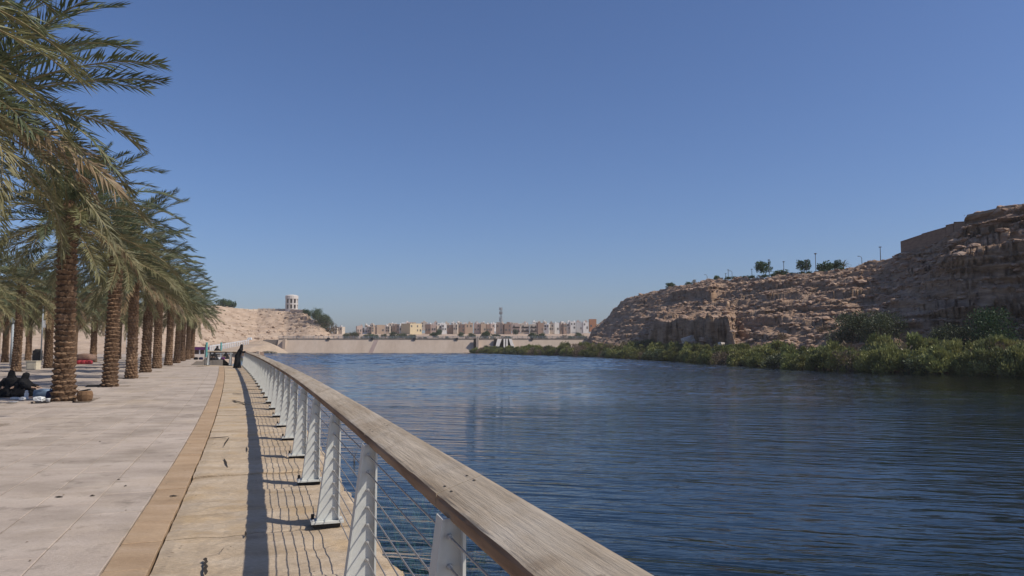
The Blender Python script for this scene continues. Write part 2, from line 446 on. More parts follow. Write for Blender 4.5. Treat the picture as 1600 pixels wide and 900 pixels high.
# ------------------------------------------------------------------ ground, lake bed, water
def sheet(name, x0, x1, y0, y1, z, m, nx=2, ny=2):
    X, Y = np.meshgrid(np.linspace(x0, x1, nx), np.linspace(y0, y1, ny))
    o = link(name, grid_mesh(name, X, Y, 0 * X + z, m)); tag(o, kind='structure'); return o
sheet('ground', -5000, 5000, -1500, 7500, -4.4, M['sand'])
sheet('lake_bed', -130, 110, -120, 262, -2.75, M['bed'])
xw = np.concatenate([np.arange(-130, -95, 5), np.arange(-95, 62, .8), np.arange(62, 111, 6)])
yw = np.concatenate([np.arange(-120, 26, 4), np.arange(26, 262.5, .30)])
Xw, Yw = np.meshgrid(xw, yw)
ww = Yw + .45 * Xw
aw = np.clip((ww - 66) / 50 + .35 * fbm(Xw / 40, Yw / 14, 0, 201, 2), 0, 1)
aw = np.maximum(aw * aw * (3 - 2 * aw), .22 + .12 * fbm(Xw / 30, Yw / 12, 0, 203, 2)) * np.clip((Yw - 28) / 14, 0, 1)
Zw = WATER + aw * (.085 * vnoise(Xw / 4.0, (Yw + .12 * Xw) / .85, 0, 211) + .05 * vnoise(Xw / 2.2, (Yw - .1 * Xw) / .62, 0, 213))
tag(link('lake_water', grid_mesh('lake_water', Xw, Yw, Zw, M['water'], smooth=True)), kind='structure')

# ------------------------------------------------------------------ promenade: base, stones, border, water edge
mb = MB()
prof = []
for s in np.arange(-22, SMAX, 1.0):
    a = rail(s, .16, -.075); prof.append((a.x, a.y))
end = rail(SMAX, .16, 0)
outer = prof + [(end.x - 1.0, end.y + 1), (-47.5, 124), (-110, 124), (-110, -30), (prof[0][0], -30)]
n = len(outer)
mb.add([(x, y, -.075) for x, y in outer] + [(x, y, -4.0) for x, y in outer],
       [tuple(range(n))] + [(i + n, (i + 1) % n + n, (i + 1) % n, i) for i in range(n)])
promenade = mb.build('promenade', M['sandjoint'])
tag(promenade, 'pale stone promenade along the lake', kind='structure')

PALM_ROWS = []
r1 = [(-7.75, 7.25), (-10.85, 14.45), (-13.05, 21.6), (-15.6, 28.75), (-18.4, 35.8), (-21.3, 43.0), (-24.0, 50.0), (-26.3, 56.6), (-28.8, 63.5), (-31.3, 70.2), (-33.9, 77.2), (-36.4, 84)]
r2 = [(-24.6, 30.0), (-27.0, 37.0), (-29.5, 44.0), (-31.6, 50.4), (-34.6, 58.2), (-37.4, 66.0), (-40.0, 73.0), (-42.6, 80.0), (-45.4, 88.0)]
r3 = [(-39.6, 51.5), (-42.2, 58.5), (-45.0, 65.6), (-47.8, 73.0), (-50.4, 80.0), (-53.0, 87.0), (-55.6, 94.0)]
r4 = [(-57.5, 76.0), (-60.1, 83.0), (-62.7, 90.0), (-65.3, 97.0), (-67.9, 104.0)]
PALM_ROWS = [r1, r2, r3, r4]
ALLP = [p for r in PALM_ROWS for p in r]

def slab_mesh(name, m, chip=.02, seed=0, n=1):
    """unit paving slab, top at 0, slightly uneven outline"""
    rd = random.Random(seed); o = []
    for (x, y) in [(-.5, -.5), (0, -.5), (.5, -.5), (.5, 0), (.5, .5), (0, .5), (-.5, .5), (-.5, 0)]:
        o.append((x + rd.uniform(-chip, chip) * .5, y + rd.uniform(-chip, chip) * .5))
    k = len(o)
    ins = [(x * .985, y * .975) for x, y in o]
    mbx = MB()
    mbx.add([(x, y, 0) for x, y in ins] + [(x, y, -.005) for x, y in o] + [(x, y, -.07) for x, y in o],
            [tuple(range(k))] + [(i + k, (i + 1) % k + k, (i + 1) % k, i) for i in range(k)] + [(i + 2 * k, (i + 1) % k + 2 * k, (i + 1) % k + k, i + k) for i in range(k)])
    return mbx.mesh(name, m)
slabs = [slab_mesh('paving_stone', M['paver'], .016, i) for i in range(5)]
bands = [slab_mesh('border_stone', M['band'], .02, 20 + i) for i in range(5)]

QB0, QB1 = -1.77, -1.45           # ochre band
rd = random.Random(3)
# plaza slabs
CW, CL = .52, 1.04
cand = []
for r_ in range(0, 125):
    q = QB0 - .004 - CW * (r_ + .5)
    off = (r_ % 2) * CL * .5 + rd.uniform(-.1, .1)
    for c_ in range(-16, 132):
        s = c_ * CL + off + 4
        if s < S0 + 2: p = rail(s, q); hd = heading(s)
        else:
            d = CURVE[int(S0 / ds) - 1][1]; b = rail(S0 - .2, q); p = b + Vector((d.x, d.y, 0)) * (s - S0 + .2); hd = math.atan2(d.y, d.x)
        if p.x < -105 or p.y > 118 or p.y < -20: continue
        if p.y > 57 and p.x > -24.2 - .36 * (p.y - 57) - .8: continue
        if any(abs(p.x - a) < .95 and abs(p.y - b_) < .95 and math.hypot(p.x - a, p.y - b_) < .85 for a, b_ in ALLP): continue
        vis = p.y > 4 and abs((p.x / p.y) * F) < 830
        cand.append((p.y if vis else 999, p, hd))
cand.sort(key=lambda t: t[0])
field = MB()
for i, (dep, p, hd) in enumerate(cand):
    z = rd.uniform(-.004, .003)
    lx, ly = CL - rd.uniform(.006, .011), CW - rd.uniform(.006, .010)
    if i < 300 and dep < 900:
        o = link('paving_stone', slabs[i % 5], promenade, (p.x, p.y, z), (rd.uniform(-.003, .003), rd.uniform(-.003, .003), hd + rd.uniform(-.003, .003)), (lx, ly, 1))
    else:
        ca, sa = math.cos(hd), math.sin(hd)
        t = [(p.x + (a * lx * ca - b * ly * sa) / 2, p.y + (a * lx * sa + b * ly * ca) / 2) for a, b in ((-1, -1), (1, -1), (1, 1), (-1, 1))]
        field.add([(x, y, z) for x, y in t] + [(x, y, -.06) for x, y in t], [(0, 1, 2, 3), (4, 5, 1, 0), (5, 6, 2, 1), (6, 7, 3, 2), (7, 4, 0, 3)])
tag(field.build('paving_field', M['paver'], promenade), kind='stuff')
# ochre border
s = -6.0; i = 0
while s < S0 + .5 and i < 280:
    ln = rd.uniform(.75, 1.05); p = rail(s + ln / 2, (QB0 + QB1) / 2, rd.uniform(-.003, .004))
    link('border_stone', bands[i % 5], promenade, p, (0, 0, heading(s + ln / 2)), (ln - .012, QB1 - QB0 - .012, 1)); s += ln; i += 1
# rough stones between the border and the water
def rough_stone(s0, s1, q0, q1, seed, jag=0.0):
    r_ = random.Random(seed); near = s0 < 24
    nu, nv = (22, 20) if near else (4, 7)
    g = .007
    S, Q = np.meshgrid(np.linspace(s0 + g, s1 - g, nu), np.linspace(q0 + g, q1 - g, nv))
    edge = np.minimum(np.minimum(S - s0, s1 - S), np.minimum(Q - q0, q1 - Q)) - g
    if jag:
        w = np.clip((Q - (q1 - .3)) / .3, 0, 1)
        Q = Q + w * jag * (.9 * vnoise(S * 3.1, 0 * S, 0, 5) + 1.1 * vnoise(S * 11.0, 0 * S + 4, 0, 6) - .4)
    dz = r_.uniform(-.009, .009); tx, ty = r_.uniform(-.011, .011), r_.uniform(-.008, .008)
    Z = dz + (S - (s0 + s1) / 2) * tx + (Q - (q0 + q1) / 2) * ty + .020 * fbm(S * 4.2, Q * 4.2, 0, 31, 3) + .005 * vnoise(S * 13, Q * 13, 0, 3)
    Z = Z - .010 * np.exp(-np.maximum(edge, 0) / .012)
    if jag: Z = Z - .05 * np.clip((Q - (q1 - .06)) / .1, 0, 1) ** 2
    top = [[rail(S[j, k], Q[j, k], Z[j, k]) for k in range(nu)] for j in range(nv)]
    mbx = MB(); mbx.add([p for r in top for p in r], [(j * nu + k, (j + 1) * nu + k, (j + 1) * nu + k + 1, j * nu + k + 1) for j in range(nv - 1) for k in range(nu - 1)])
    loop = [top[0][k] for k in range(nu)] + [top[j][-1] for j in range(1, nv)] + [top[-1][k] for k in range(nu - 2, -1, -1)] + [top[j][0] for j in range(nv - 2, 0, -1)]
    m_ = len(loop); low = [Vector((p.x, p.y, -.16 if jag else -.074)) for p in loop]
    mbx.add(loop + low, [(a, (a + 1) % m_, (a + 1) % m_ + m_, a + m_) for a in range(m_)])
    me = mbx.mesh('edge_stone', M['edge'])
    return me
k = 0
for q0, q1, jag, lo, hi in ((-1.442, .30, .05, .7, 1.45),):
    s = -5.0
    while s < SMAX - .2:
        ln = min(rd.uniform(lo, hi), SMAX - s)
        qq0, qq1 = q0, q1
        link('edge_stone', rough_stone(s, s + ln, qq0, qq1, k, jag), promenade); s += ln; k += 1
# open cracks and painted shadows of raised stone edges; dirt lying on the paving
def ribbon(pts, wpx, seed):
    r_ = random.Random(seed); mbx = MB(); vs = []
    for k_, (px, py) in enumerate(pts):
        w = wpx * .5 * r_.uniform(.6, 1.3) * (.45 if k_ in (0, len(pts) - 1) else 1)
        dx, dy = (1, .15) if abs(pts[-1][1] - pts[0][1]) >= abs(pts[-1][0] - pts[0][0]) else (.1, .6)
        for sg in (-1, 1):
            g_ = PG(px + sg * w * dx, py + sg * w * dy); vs.append((g_.x, g_.y, .022))
    mbx.add(vs, [(2 * i, 2 * i + 1, 2 * i + 3, 2 * i + 2) for i in range(len(pts) - 1)])
    return mbx
for i, (pts, w) in enumerate([([(322, 876), (320, 879), (322.5, 882), (319.5, 885), (322.5, 889), (320, 893), (321.5, 897), (320.5, 903)], 6), ([(358, 685), (355, 690), (352, 694), (350, 699)], 2),
        ([(350, 719), (352.5, 724), (354, 729), (356, 733)], 3), ([(385, 700), (386, 704), (386, 708)], 2), ([(345, 867), (347, 863), (350, 860)], 1.6), ([(326, 686.5), (336, 686), (347, 685), (357, 684)], 1.8),
        ([(363, 626), (367, 627.5), (374, 629), (381, 631), (386, 632)], 2.4), ([(364, 615), (371, 616), (379, 616.5)], 1.8), ([(383, 834), (384, 838), (383, 842)], 3)]):  # leading pair of ribbons here is painted shadow cast by raised stone edges
    ribbon(pts, w, i).build('crack_and_edge_shade', M['hole'], promenade)
rr = random.Random(9)
for (px, py, w, h, lb) in ((271, 775.5, .055, .012, 'dark leaf scrap lying across the ochre border band'), (92, 777, .05, .012, 'dark flat scrap on the paving by itself'), (185, 750, .02, .012, 'tiny dark crumb on the paving, beside its twin'),
        (156, 690.5, .022, .012, 'tiny dark crumb on the paving towards the palms'), (196, 760, .018, .012, 'tiny dark crumb on the paving, closer to the ochre band'), (144, 775, .035, .012, 'brownish crumb between the flat scrap and the ochre band')):
    g_ = PG(px, py); nn = 9; mbx = MB()
    ring = [(g_.x + w * math.cos(2 * math.pi * a / nn) * rr.uniform(.6, 1.2), g_.y + h * 2 * math.sin(2 * math.pi * a / nn) * rr.uniform(.6, 1.2)) for a in range(nn)]
    mbx.add([(x, y, .006) for x, y in ring] + [(g_.x, g_.y, .016)], [(a, (a + 1) % nn, nn) for a in range(nn)])
    tag(mbx.build('debris_scrap', M['hole']), lb, 'debris', 'scraps on the paving')
mb = MB()
for i in range(420):
    s_ = rr.uniform(1, 40); q = rr.uniform(-9, .2) if rr.random() < .6 else rr.uniform(-2.4, -1.3); p = rail(s_, q, .006 if q < -1.45 else .020); a = rr.uniform(0, 6.28); l_ = rr.uniform(.004, .022); w = l_ * rr.uniform(.2, .6)
    c_, n_ = math.cos(a), math.sin(a)
    mb.add([(p.x - l_ * c_, p.y - l_ * n_, p.z), (p.x + w * n_, p.y - w * c_, p.z + .004), (p.x + l_ * c_, p.y + l_ * n_, p.z), (p.x - w * n_, p.y + w * c_, p.z + .003)], [(0, 1, 2, 3)])
tag(mb.build('leaf_litter', M['litter']), 'fine dry leaf scraps scattered over the paving', kind='stuff')
# quay wall under the edge
mb = MB()
ss = list(np.arange(-20, SMAX - .1, .6))
mb.add([rail(s, .18 + .03 * math.sin(s * 7), z) for s in ss for z in (-.12, -2.9)], [(2 * i, 2 * i + 1, 2 * i + 3, 2 * i + 2) for i in range(len(ss) - 1)])
tag(mb.build('quay_wall', M['edgedark']), 'rough stone quay wall below the promenade edge', kind='structure')
# soil of the planting pits
for i, (x, y) in enumerate(ALLP):
    if math.hypot(x, y) > 75: continue
    mb = MB(); nn = 14; rr = random.Random(i)
    ring = [(x + rr.uniform(.72, .84) * math.cos(2 * math.pi * a / nn), y + rr.uniform(.72, .84) * math.sin(2 * math.pi * a / nn)) for a in range(nn)]
    mb.add([(a, b, -.062) for a, b in ring] + [(x, y, -.02)], [(a, (a + 1) % nn, nn) for a in range(nn)])
    tag(mb.build('planting_pit', M['soil']), kind='structure')

# ------------------------------------------------------------------ railing
railing = empty('railing', rail(s_at(2.83), 0, 0))
tag(railing, 'long waterside railing with wooden handrail, grey steel posts and thin cables', 'railing')
RB = railing.location
def rl(s, q, z): return rail(s, q, z) - RB
SP = 2.116
sA = s_at(2.80)
CABZ = [.935 - .109 * k for k in range(8)]
def post_parts():
    """one tapered channel post in its own frame: x across (to the water), y along the rail (away), z up"""
    H = 1.0; z0 = .062; lb, lt = -.198, -.082; T = .012; D = .095; fl = .038
    def prism(poly0, poly1):
        k = len(poly0)
        return [(x, y, z0) for x, y in poly0] + [(x, y, H) for x, y in poly1], [tuple(reversed(range(k))), tuple(range(k, 2 * k))] + [(i, (i + 1) % k, (i + 1) % k + k, i + k) for i in range(k)]
    body = MB()
    def rect(x0, x1, y0, y1): return [(x0, y0), (x1, y0), (x1, y1), (x0, y1)]
    body.add(*prism(rect(lb + T, 0 - T, 0, T), rect(lt + T, 0 - T, 0, T)))                 # web
    body.add(*prism(rect(lb, lb + T, -.006, D), rect(lt, lt + T, -.006, D)))               # landward flange
    body.add(*prism(rect(-T, 0, -fl, D), rect(-T, 0, -fl, D)))                             # waterside flange
    plate = MB(); plate.box((-.106, .035, .052), (.285, .19, .018))
    foot = MB(); foot.box((-.106, .045, .021), (.23, .13, .043)); foot.tube([(-.228, .085, .0), (-.228, .085, .105)], .016, 6)
    bolt = MB()
    bolt.lathe((0, 0, 0), [(.012, 0), (.012, .014), (.005, .022)], 6)
    nut = MB(); nut.tube([(0, 0, 0), (0, -.020, 0)], [.0115, .0115], 8); nut.tube([(0, -.020, 0), (0, -.036, 0)], [.0075, .0055], 8)
    return body.mesh('post', M['post']), plate.mesh('base_plate', M['post']), foot.mesh('footing', M['darksteel']), bolt.mesh('anchor_bolt', M['nut']), nut.mesh('cable_fitting', M['nut'])
pm, plm, fm, bm_, nm = post_parts()
NQ = -.054                                     # cables pass beside the waterside flange
s = sA - 3 * SP; posts = []
while s < SMAX - .2:
    posts.append(s); s += SP
for i, s in enumerate(posts):
    a = heading(s) - R(90)
    p = link('post', pm, railing, rl(s, 0, 0), (0, 0, a))
    link('base_plate', plm, p); link('footing', fm, p)
    if i < 14:
        [link('anchor_bolt', bm_, p, (x_, -.03, .061)) for x_ in (-.232, .018)]
        for z in CABZ: link('cable_fitting', nm, p, (NQ, 0, z))
for k, z in enumerate(CABZ):
    mb = MB(); pts = []
    for i in range(len(posts) - 1):
        s0, s1 = posts[i], posts[i + 1]
        for f in (0, .5):
            sg = -.004 if f else 0
            pts.append(rl(s0 + (s1 - s0) * f, NQ, z + sg))
    pts.append(rl(posts[-1], NQ, z))
    mb.tube(pts, .0046, 6); mb.build('cable', M['cable'], railing, smooth=True)
# handrail planks: tilted towards the walk, landward edge raw
def plank(s0, s1, seed):
    prof_ = [(-.043, .986), (-.051, 1.000), (-.052, 1.032), (-.046, 1.045), (-.035, 1.051), (.05, 1.081), (.130, 1.107), (.143, 1.109), (.151, 1.098), (.148, 1.066), (.07, 1.034), (0, 1.0015)]
    rr = random.Random(seed); nseg = 14 if s0 < 14 else 4
    mbx = MB(); rings = []
    for i in range(nseg + 1):
        s_ = s0 + .004 + (s1 - s0 - .008) * i / nseg
        wob = .0022
        rings.append([rl(s_, q + (rr.uniform(-wob, wob) if nseg > 4 and k_ < 4 else 0), z + (rr.uniform(-wob, wob) if nseg > 4 and k_ < 4 else 0)) for k_, (q, z) in enumerate(prof_)])
    n_ = len(prof_)
    for i in range(nseg):
        for k_ in range(n_):
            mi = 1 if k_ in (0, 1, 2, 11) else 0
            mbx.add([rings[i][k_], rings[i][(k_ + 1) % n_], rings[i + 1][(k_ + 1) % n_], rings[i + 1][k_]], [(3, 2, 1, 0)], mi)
    mbx.add(rings[0], [tuple(range(n_))]); mbx.add(rings[-1], [tuple(reversed(range(n_)))])
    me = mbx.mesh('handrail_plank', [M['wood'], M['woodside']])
    bmx = bmesh.new(); bmx.from_mesh(me); bmesh.ops.remove_doubles(bmx, verts=bmx.verts, dist=.0002); bmesh.ops.recalc_face_normals(bmx, faces=bmx.faces); bmx.to_mesh(me); bmx.free()
    return link('handrail_plank', me, railing)
def railtop(q): return 1.051 + (q + .035) * (.056 / .165)
JO = .235
for i in range(len(posts) - 1):
    s0, s1 = posts[i] + JO, posts[i + 1] + JO
    pl = plank(s0, min(s1, SMAX - .02), i)
    if posts[i] < sA + 9 * SP:
        for sj, sg in ((s0, 1), (s1, -1)):
            for q in (0, .10):
                mb = MB(); sc = sj + sg * .055 + (.02 if q > 0 else 0)
                nn = 8
                mb.add([rl(sc + .0125 * math.cos(2 * math.pi * a / nn), q + .0055 * math.sin(2 * math.pi * a / nn), railtop(q) + .0016) for a in range(nn)] +
                       [rl(sc, q, railtop(q) + .0022)], [(a, (a + 1) % nn, nn) for a in range(nn)])
                mb.build('screw_plug', M['hole'], pl)

# ------------------------------------------------------------------ date palms
def frond_mesh(name, L, bend, seed, lm, nl=72, lw=.036, ll=.43, vee=25, ragged=.0, drp=1.0):
    r_ = random.Random(seed); mbx = MB()
    K = 14; pts = [Vector((0, 0, 0))]; ang = []
    for i in range(K):
        t = (i + .5) / K; a = -bend * t ** 1.6; ang.append(a)
        pts.append(pts[-1] + Vector((math.cos(a), .06 * math.sin(seed + 2 * t) * t, math.sin(a))) * (L / K))
    def at(t):
        f = min(t * K, K - .001); i = int(f); return pts[i].lerp(pts[i + 1], f - i), (pts[i + 1] - pts[i]).normalized()
    mbx.tube(pts, [.024 * (1 - .85 * i / K) + .003 for i in range(K + 1)], 3, 1)
    for i in range(nl):
        for sd in (-1, 1):
            if r_.random() < ragged: continue
            t = .13 + .87 * (i + r_.uniform(-.3, .3) + .5) / nl; t = min(t, .995)
            p, T = at(t)
            B = Vector((0, sd, 0)); Nn = T.cross(Vector((0, -1, 0))).normalized()
            if Nn.z < 0: Nn = -Nn
            phi = R(62 - 32 * t + r_.uniform(-9, 9)); v = R(vee + r_.choice((-16, 0, 18)) + r_.uniform(-8, 8))
            d = T * math.cos(phi) + (B * math.cos(v) + Nn * math.sin(v)) * math.sin(phi)
            ln = ll * (.5 + .62 * math.sin(math.pi * min(1, .12 + .8 * t)) ** .8) * r_.uniform(.82, 1.12)
            W = d.cross(Nn).normalized() * (lw * .5 * r_.uniform(.8, 1.2))
            W = Matrix.Rotation(r_.uniform(-.7, .7), 3, d) @ W
            drop = Vector((0, 0, -1)) * ln * r_.uniform(.08, .42) * (1 + 1.4 * ragged) * drp
            m_ = p + d * ln * .45 + drop * .15
            mbx.add([p, m_ + W, p + d * ln + drop, m_ - W], [(0, 1, 2, 3)], 0)
    return mbx.mesh(name, [lm, M['rachis']])
LIVE = [frond_mesh('frond', 3.15, .5, 1, M['frond'], drp=.55), frond_mesh('frond', 3.4, .75, 2, M['frond'], drp=.6), frond_mesh('frond', 3.2, 1.05, 3, M['frond'], drp=.8)]
OLIVE = [frond_mesh('frond', 3.2, .7, 4, M['frond2'], ll=.40, drp=.7), frond_mesh('frond', 3.3, 1.05, 5, M['frond2'], ll=.42, drp=.9)]
DRY = [frond_mesh('frond', 2.8, .85, 6, M['dry'], 66, ll=.42, vee=5, ragged=.12), frond_mesh('frond', 2.6, 1.25, 7, M['dry'], 62, ll=.44, vee=-5, ragged=.2)]

def stub_mesh():
    mbx = MB()
    mbx.add([(-.06, -.135, -.03), (-.06, .135, -.03), (.068, .092, .088), (.068, -.092, .088), (-.05, .095, .140), (-.05, -.095, .140), (.035, 0, -.035), (.098, 0, .105), (-.05, 0, .158)],
            [(0, 6, 7, 3), (6, 1, 2, 7), (3, 7, 8, 5), (7, 2, 4, 8), (1, 4, 2), (0, 3, 5)])
    return mbx
STUB = stub_mesh().mesh('leaf_base', M['stub'])
def trad(t, r):                  # trunk radius along its height
    return r * (1.13 - .16 * min(1, t * 3) - .08 * t + .12 * max(0, 1 - t * 12))
def trunk_mesh(H, r, seed, joined):
    rr = random.Random(seed); mbx = MB(); n_ = 14; rings = []
    for i in range(25):
        t = i / 24; rad = trad(t, r) * (1.0 if t < .93 else 1.05)
        rings.append([(rad * rr.uniform(.96, 1.04) * math.cos(2 * math.pi * k / n_), rad * rr.uniform(.96, 1.04) * math.sin(2 * math.pi * k / n_), t * H - .06) for k in range(n_)])
    mbx.loft(rings)
    if joined:
        for (x, y, z, az, tilt, sc) in stub_places(H, r, seed):
            mt = Matrix.Translation((x, y, z)) @ Matrix.Rotation(az, 4, 'Z') @ Matrix.Rotation(tilt, 4, 'Y') @ Matrix.Scale(sc, 4)
            b = stub_mesh(); mbx.add([mt @ Vector(v) for v in b.v], b.f, 1)
    return mbx.mesh('trunk', [M['trunk'], M['stub']])
def stub_places(H, r, seed):
    rr = random.Random(seed + 5); out = []; rows = 30; top = H - .25
    for i in range(rows):
        z = .02 + top * i / rows; t = z / H
        for k in range(10):
            az = 2 * math.pi * (k + .5 * (i % 2) + .08 * i) / 10 + rr.uniform(-.07, .07)
            rad = trad(t, r) - .012
            out.append((rad * math.cos(az), rad * math.sin(az), z + rr.uniform(-.02, .02), az, rr.uniform(-.12, .18), rr.uniform(.86, 1.12) * (r / .32)))
    return out
TRUNKS = [trunk_mesh(4.7, .32, 50 + i, True) for i in range(3)]
PLAIN_T = [trunk_mesh(4.7, .32, 60 + i, False) for i in range(2)]
def palm(x, y, H, seed, label, group, nf=46, detail=0, fl=1.0, lean=(0, 0)):
    rr = random.Random(seed)
    root = empty('date_palm', (x, y, 0), rr.uniform(0, 6.28))
    root.rotation_euler = (rr.uniform(-.03, .03), rr.uniform(-.03, .03), root.rotation_euler.z)
    tag(root, label, 'palm tree', group)
    r = .25 if seed == 102 else rr.uniform(.205, .24)
    if detail:
        tk = link('trunk', trunk_mesh(H, r, seed, False), root)
        for (a, b, c, az, tilt, sc) in stub_places(H, r, seed):
            link('leaf_base', STUB, tk, (a, b, c), (0, tilt, az), (sc, sc, sc))
    else:
        tk = link('trunk', TRUNKS[seed % 3], root, scale=(r / .32, r / .32, H / 4.7))
    # fibrous head where the leaves start
    mb = MB(); n_ = 12; rings = []
    for (rr_, z) in ((r * .98, -.45), (r * 1.18, -.2), (r * 1.28, .1), (r * 1.05, .45), (r * .6, .75), (.05, .95)):
        rings.append([(rr_ * rr.uniform(.88, 1.12) * math.cos(2 * math.pi * k / n_), rr_ * rr.uniform(.88, 1.12) * math.sin(2 * math.pi * k / n_), H + z) for k in range(n_)])
    mb.loft(rings); mb.build('crown_fibre', M['fiber'], root)
    for i in range(nf):
        u = (i + .5) / nf
        el = 84 - (116 if nf > 80 else rr.choice((100, 108, 114))) * u ** .95 + rr.uniform(-7, 7)                       # from upright spears to hanging skirts
        az = i * 2.39996 + rr.uniform(-.2, .2)
        x_ = rr.random()
        if el > 25: me = rr.choice(LIVE)
        elif el > -4: me = rr.choice(LIVE + OLIVE)
        elif el > -24: me = rr.choice(OLIVE + OLIVE + DRY[:1])
        else: me = rr.choice(DRY + OLIVE)
        L_ = fl * rr.uniform(.86, 1.08) * (.72 if el > 66 else 1.0)
        z = H + .05 + .55 * (1 - u)
        link('frond', me, root, (.16 * math.cos(az), .16 * math.sin(az), z), (rr.uniform(-.5, .5), -R(el), az), (L_, L_, L_))
    return root
G1 = 'date palms in the row beside the promenade'
GX = 'date palms in the grove behind the promenade row'
LAB1 = ['date palm standing out of view whose fronds hang into the upper corner', 'tall date palm with long drooping tan fronds high against the sky, trunk out of view',
        'date palm with the thick scaly trunk beside the wicker basket', 'date palm next behind the one with the wicker basket, dark kerb at its foot']
for i, (x, y) in enumerate(r1):
    H = [5.3, 6.05, 5.05, 4.95, 4.7, 4.85, 4.6, 4.8, 4.65, 4.75, 4.6, 4.7][i]
    lab = LAB1[i] if i < 4 else f'scaly-trunked date palm of the promenade row, {ordinal(i - 1)} trunk counted from the wicker basket'
    palm(x, y, H, 100 + i, lab, G1, 84 if i < 2 else (72 if i < 5 else 64), detail=1 if i in (2, 3) else 0, fl=(.90, 1.14)[i] if i < 2 else .94)
nm_ = {1: 'second row', 2: 'third row', 3: 'fourth row'}
for k, row in enumerate((r2, r3, r4), 1):
    for i, (x, y) in enumerate(row):
        palm(x, y, random.uniform(4.3, 4.9), 200 + 20 * k + i, f'date palm of the shaded grove, {nm_[k]} from the lake, {ordinal(i + 1)} trunk going away', GX, 54)

# ------------------------------------------------------------------ shrubs: shared leaf-clump meshes
def shrub_mesh(seed, lm, w=1.0, h=1.0, lobes=14, per=70, leaf=.10, asp=2.6, up=.5, stems=5, gap=.0, shape='dome'):
    """foliage as many leaf-sized faces gathered in clumps; about w wide and h tall, base at z = 0"""
    r_ = random.Random(seed); fo = MB(); st = MB()
    for i in range(lobes):
        a = r_.uniform(0, 6.283); u = r_.random() ** .5
        if shape == 'dome':
            cz = h * r_.uniform(.12, .86); mx = math.sqrt(max(.05, 1 - (cz / h) ** 2)) * .5 * w
            c = Vector((math.cos(a) * u * mx, math.sin(a) * u * mx, cz)); rad = r_.uniform(.16, .27) * min(w, h * 1.3)
        else:                                  # tree: crown over bare stems
            cz = h * r_.uniform(.42, .9); mx = .5 * w * math.sqrt(max(.08, 1 - ((cz / h - .62) / .42) ** 2))
            c = Vector((math.cos(a) * u * mx, math.sin(a) * u * mx, cz)); rad = r_.uniform(.15, .24) * w
        if stems and i < stems:
            st.tube([(r_.uniform(-.04, .04) * w, r_.uniform(-.04, .04) * w, -.05 * h), c * .5 + Vector((0, 0, .05 * h)), c], [.022 * w, .015 * w, .006 * w], 4)
        for k in range(per):
            d = Vector((r_.gauss(0, 1), r_.gauss(0, 1), r_.gauss(0, .8))).normalized() * rad * r_.uniform(.45, 1.05)
            p = c + d
            if p.z < .01 * h: p.z = r_.uniform(0, .15) * h
            ax = (d.normalized() * .7 + Vector((r_.uniform(-.6, .6), r_.uniform(-.6, .6), up + r_.uniform(-.4, .5)))).normalized()
            l_ = leaf * r_.uniform(.6, 1.3); W = ax.cross(Vector((r_.uniform(-1, 1), r_.uniform(-1, 1), r_.uniform(-1, 1)))).normalized() * l_ / asp
            fo.add([p, p + ax * l_ * .5 + W, p + ax * l_, p + ax * l_ * .5 - W], [(0, 1, 2, 3)])
    return fo.mesh('foliage', lm), (st.mesh('stem', M['bark']) if st.v else None)
SH = {
    'reed': [shrub_mesh(i, M['leaf_reed'], 1.0, .82, 18, 190, .10, 4.2, 1.0) for i in range(5)],
    'darkbush': [shrub_mesh(20 + i, M['leaf_dark'], 1.0, .7, 18, 110, .075, 3.0, .5) for i in range(3)],
    'bush': [shrub_mesh(30 + i, M['leaf_tree'], 1.0, .8, 14, 80, .10, 2.4, .4) for i in range(3)],
    'tree': [shrub_mesh(40 + i, M['leaf_tree'], 1.0, 1.1, 16, 90, .09, 2.4, .3, 6, shape='tree') for i in range(3)],
    'bigbush': [shrub_mesh(60 + i, M['leaf_dark'], 1.0, .7, 42, 150, .036, 2.6, .4) for i in range(3)],
    'biggreen': [shrub_mesh(70 + i, M['leaf_tree'], 1.0, .8, 42, 150, .036, 2.4, .4) for i in range(2)],
    'scrub': [shrub_mesh(50 + i, M['leaf_dry'], 1.0, .7, 12, 60, .09, 4.0, .8, 8) for i in range(3)],
}
def shrub(name, kind, loc, w, hs, seed, label, cat, group=None, part='foliage'):
    f, s_ = SH[kind][seed % len(SH[kind])]
    root = empty(name, loc, random.Random(seed * 13 + 1).uniform(0, 6.28)); tag(root, label, cat, group)
    o = link(part if part else 'foliage', f, root, scale=(w, w, hs))
    if s_: link('stem', s_, root, scale=(w, w, hs))
    return root

# ------------------------------------------------------------------ far bank: cliff across the water
SHX = [730, 800, 900, 1000, 1100, 1200, 1300, 1400, 1500, 1600, 1750, 2000, 2400, 3000]
SHY = [232, 208, 176, 138, 110, 90, 80, 74.5, 70.5, 66, 59, 51, 42, 33]
SKX = [905, 925, 935, 945, 962, 975, 985, 1003, 1020, 1050, 1085, 1110, 1200, 1300, 1350, 1375, 1395, 1406, 1420, 1450, 1480, 1500, 1510, 1518, 1540, 1600, 1700, 1900, 2400, 3000]
SKY_ = [526, 515, 508, 500, 481, 469, 463, 458, 454, 448, 442, 438, 433, 425, 414, 406, 403, 395, 390, 380, 371, 361, 352, 338, 333, 321, 300, 290, 320, 350]
def shoreY(px): return np.interp(px, SHX, SHY)
def kfac(px):
    u = (np.asarray(px, float) - 800) / F
    return 1.0 / (.95 * u + .31)
def footY(px): return shoreY(px) + 7.5 * kfac(px)
def crestY(px):
    return shoreY(px) + (33 - 10 * np.clip((np.asarray(px, float) - 1350) / 150, 0, 1)) * kfac(px)
def crestZ(px): return EYE + (HOR - np.interp(px, SKX, SKY_)) / F * crestY(px)

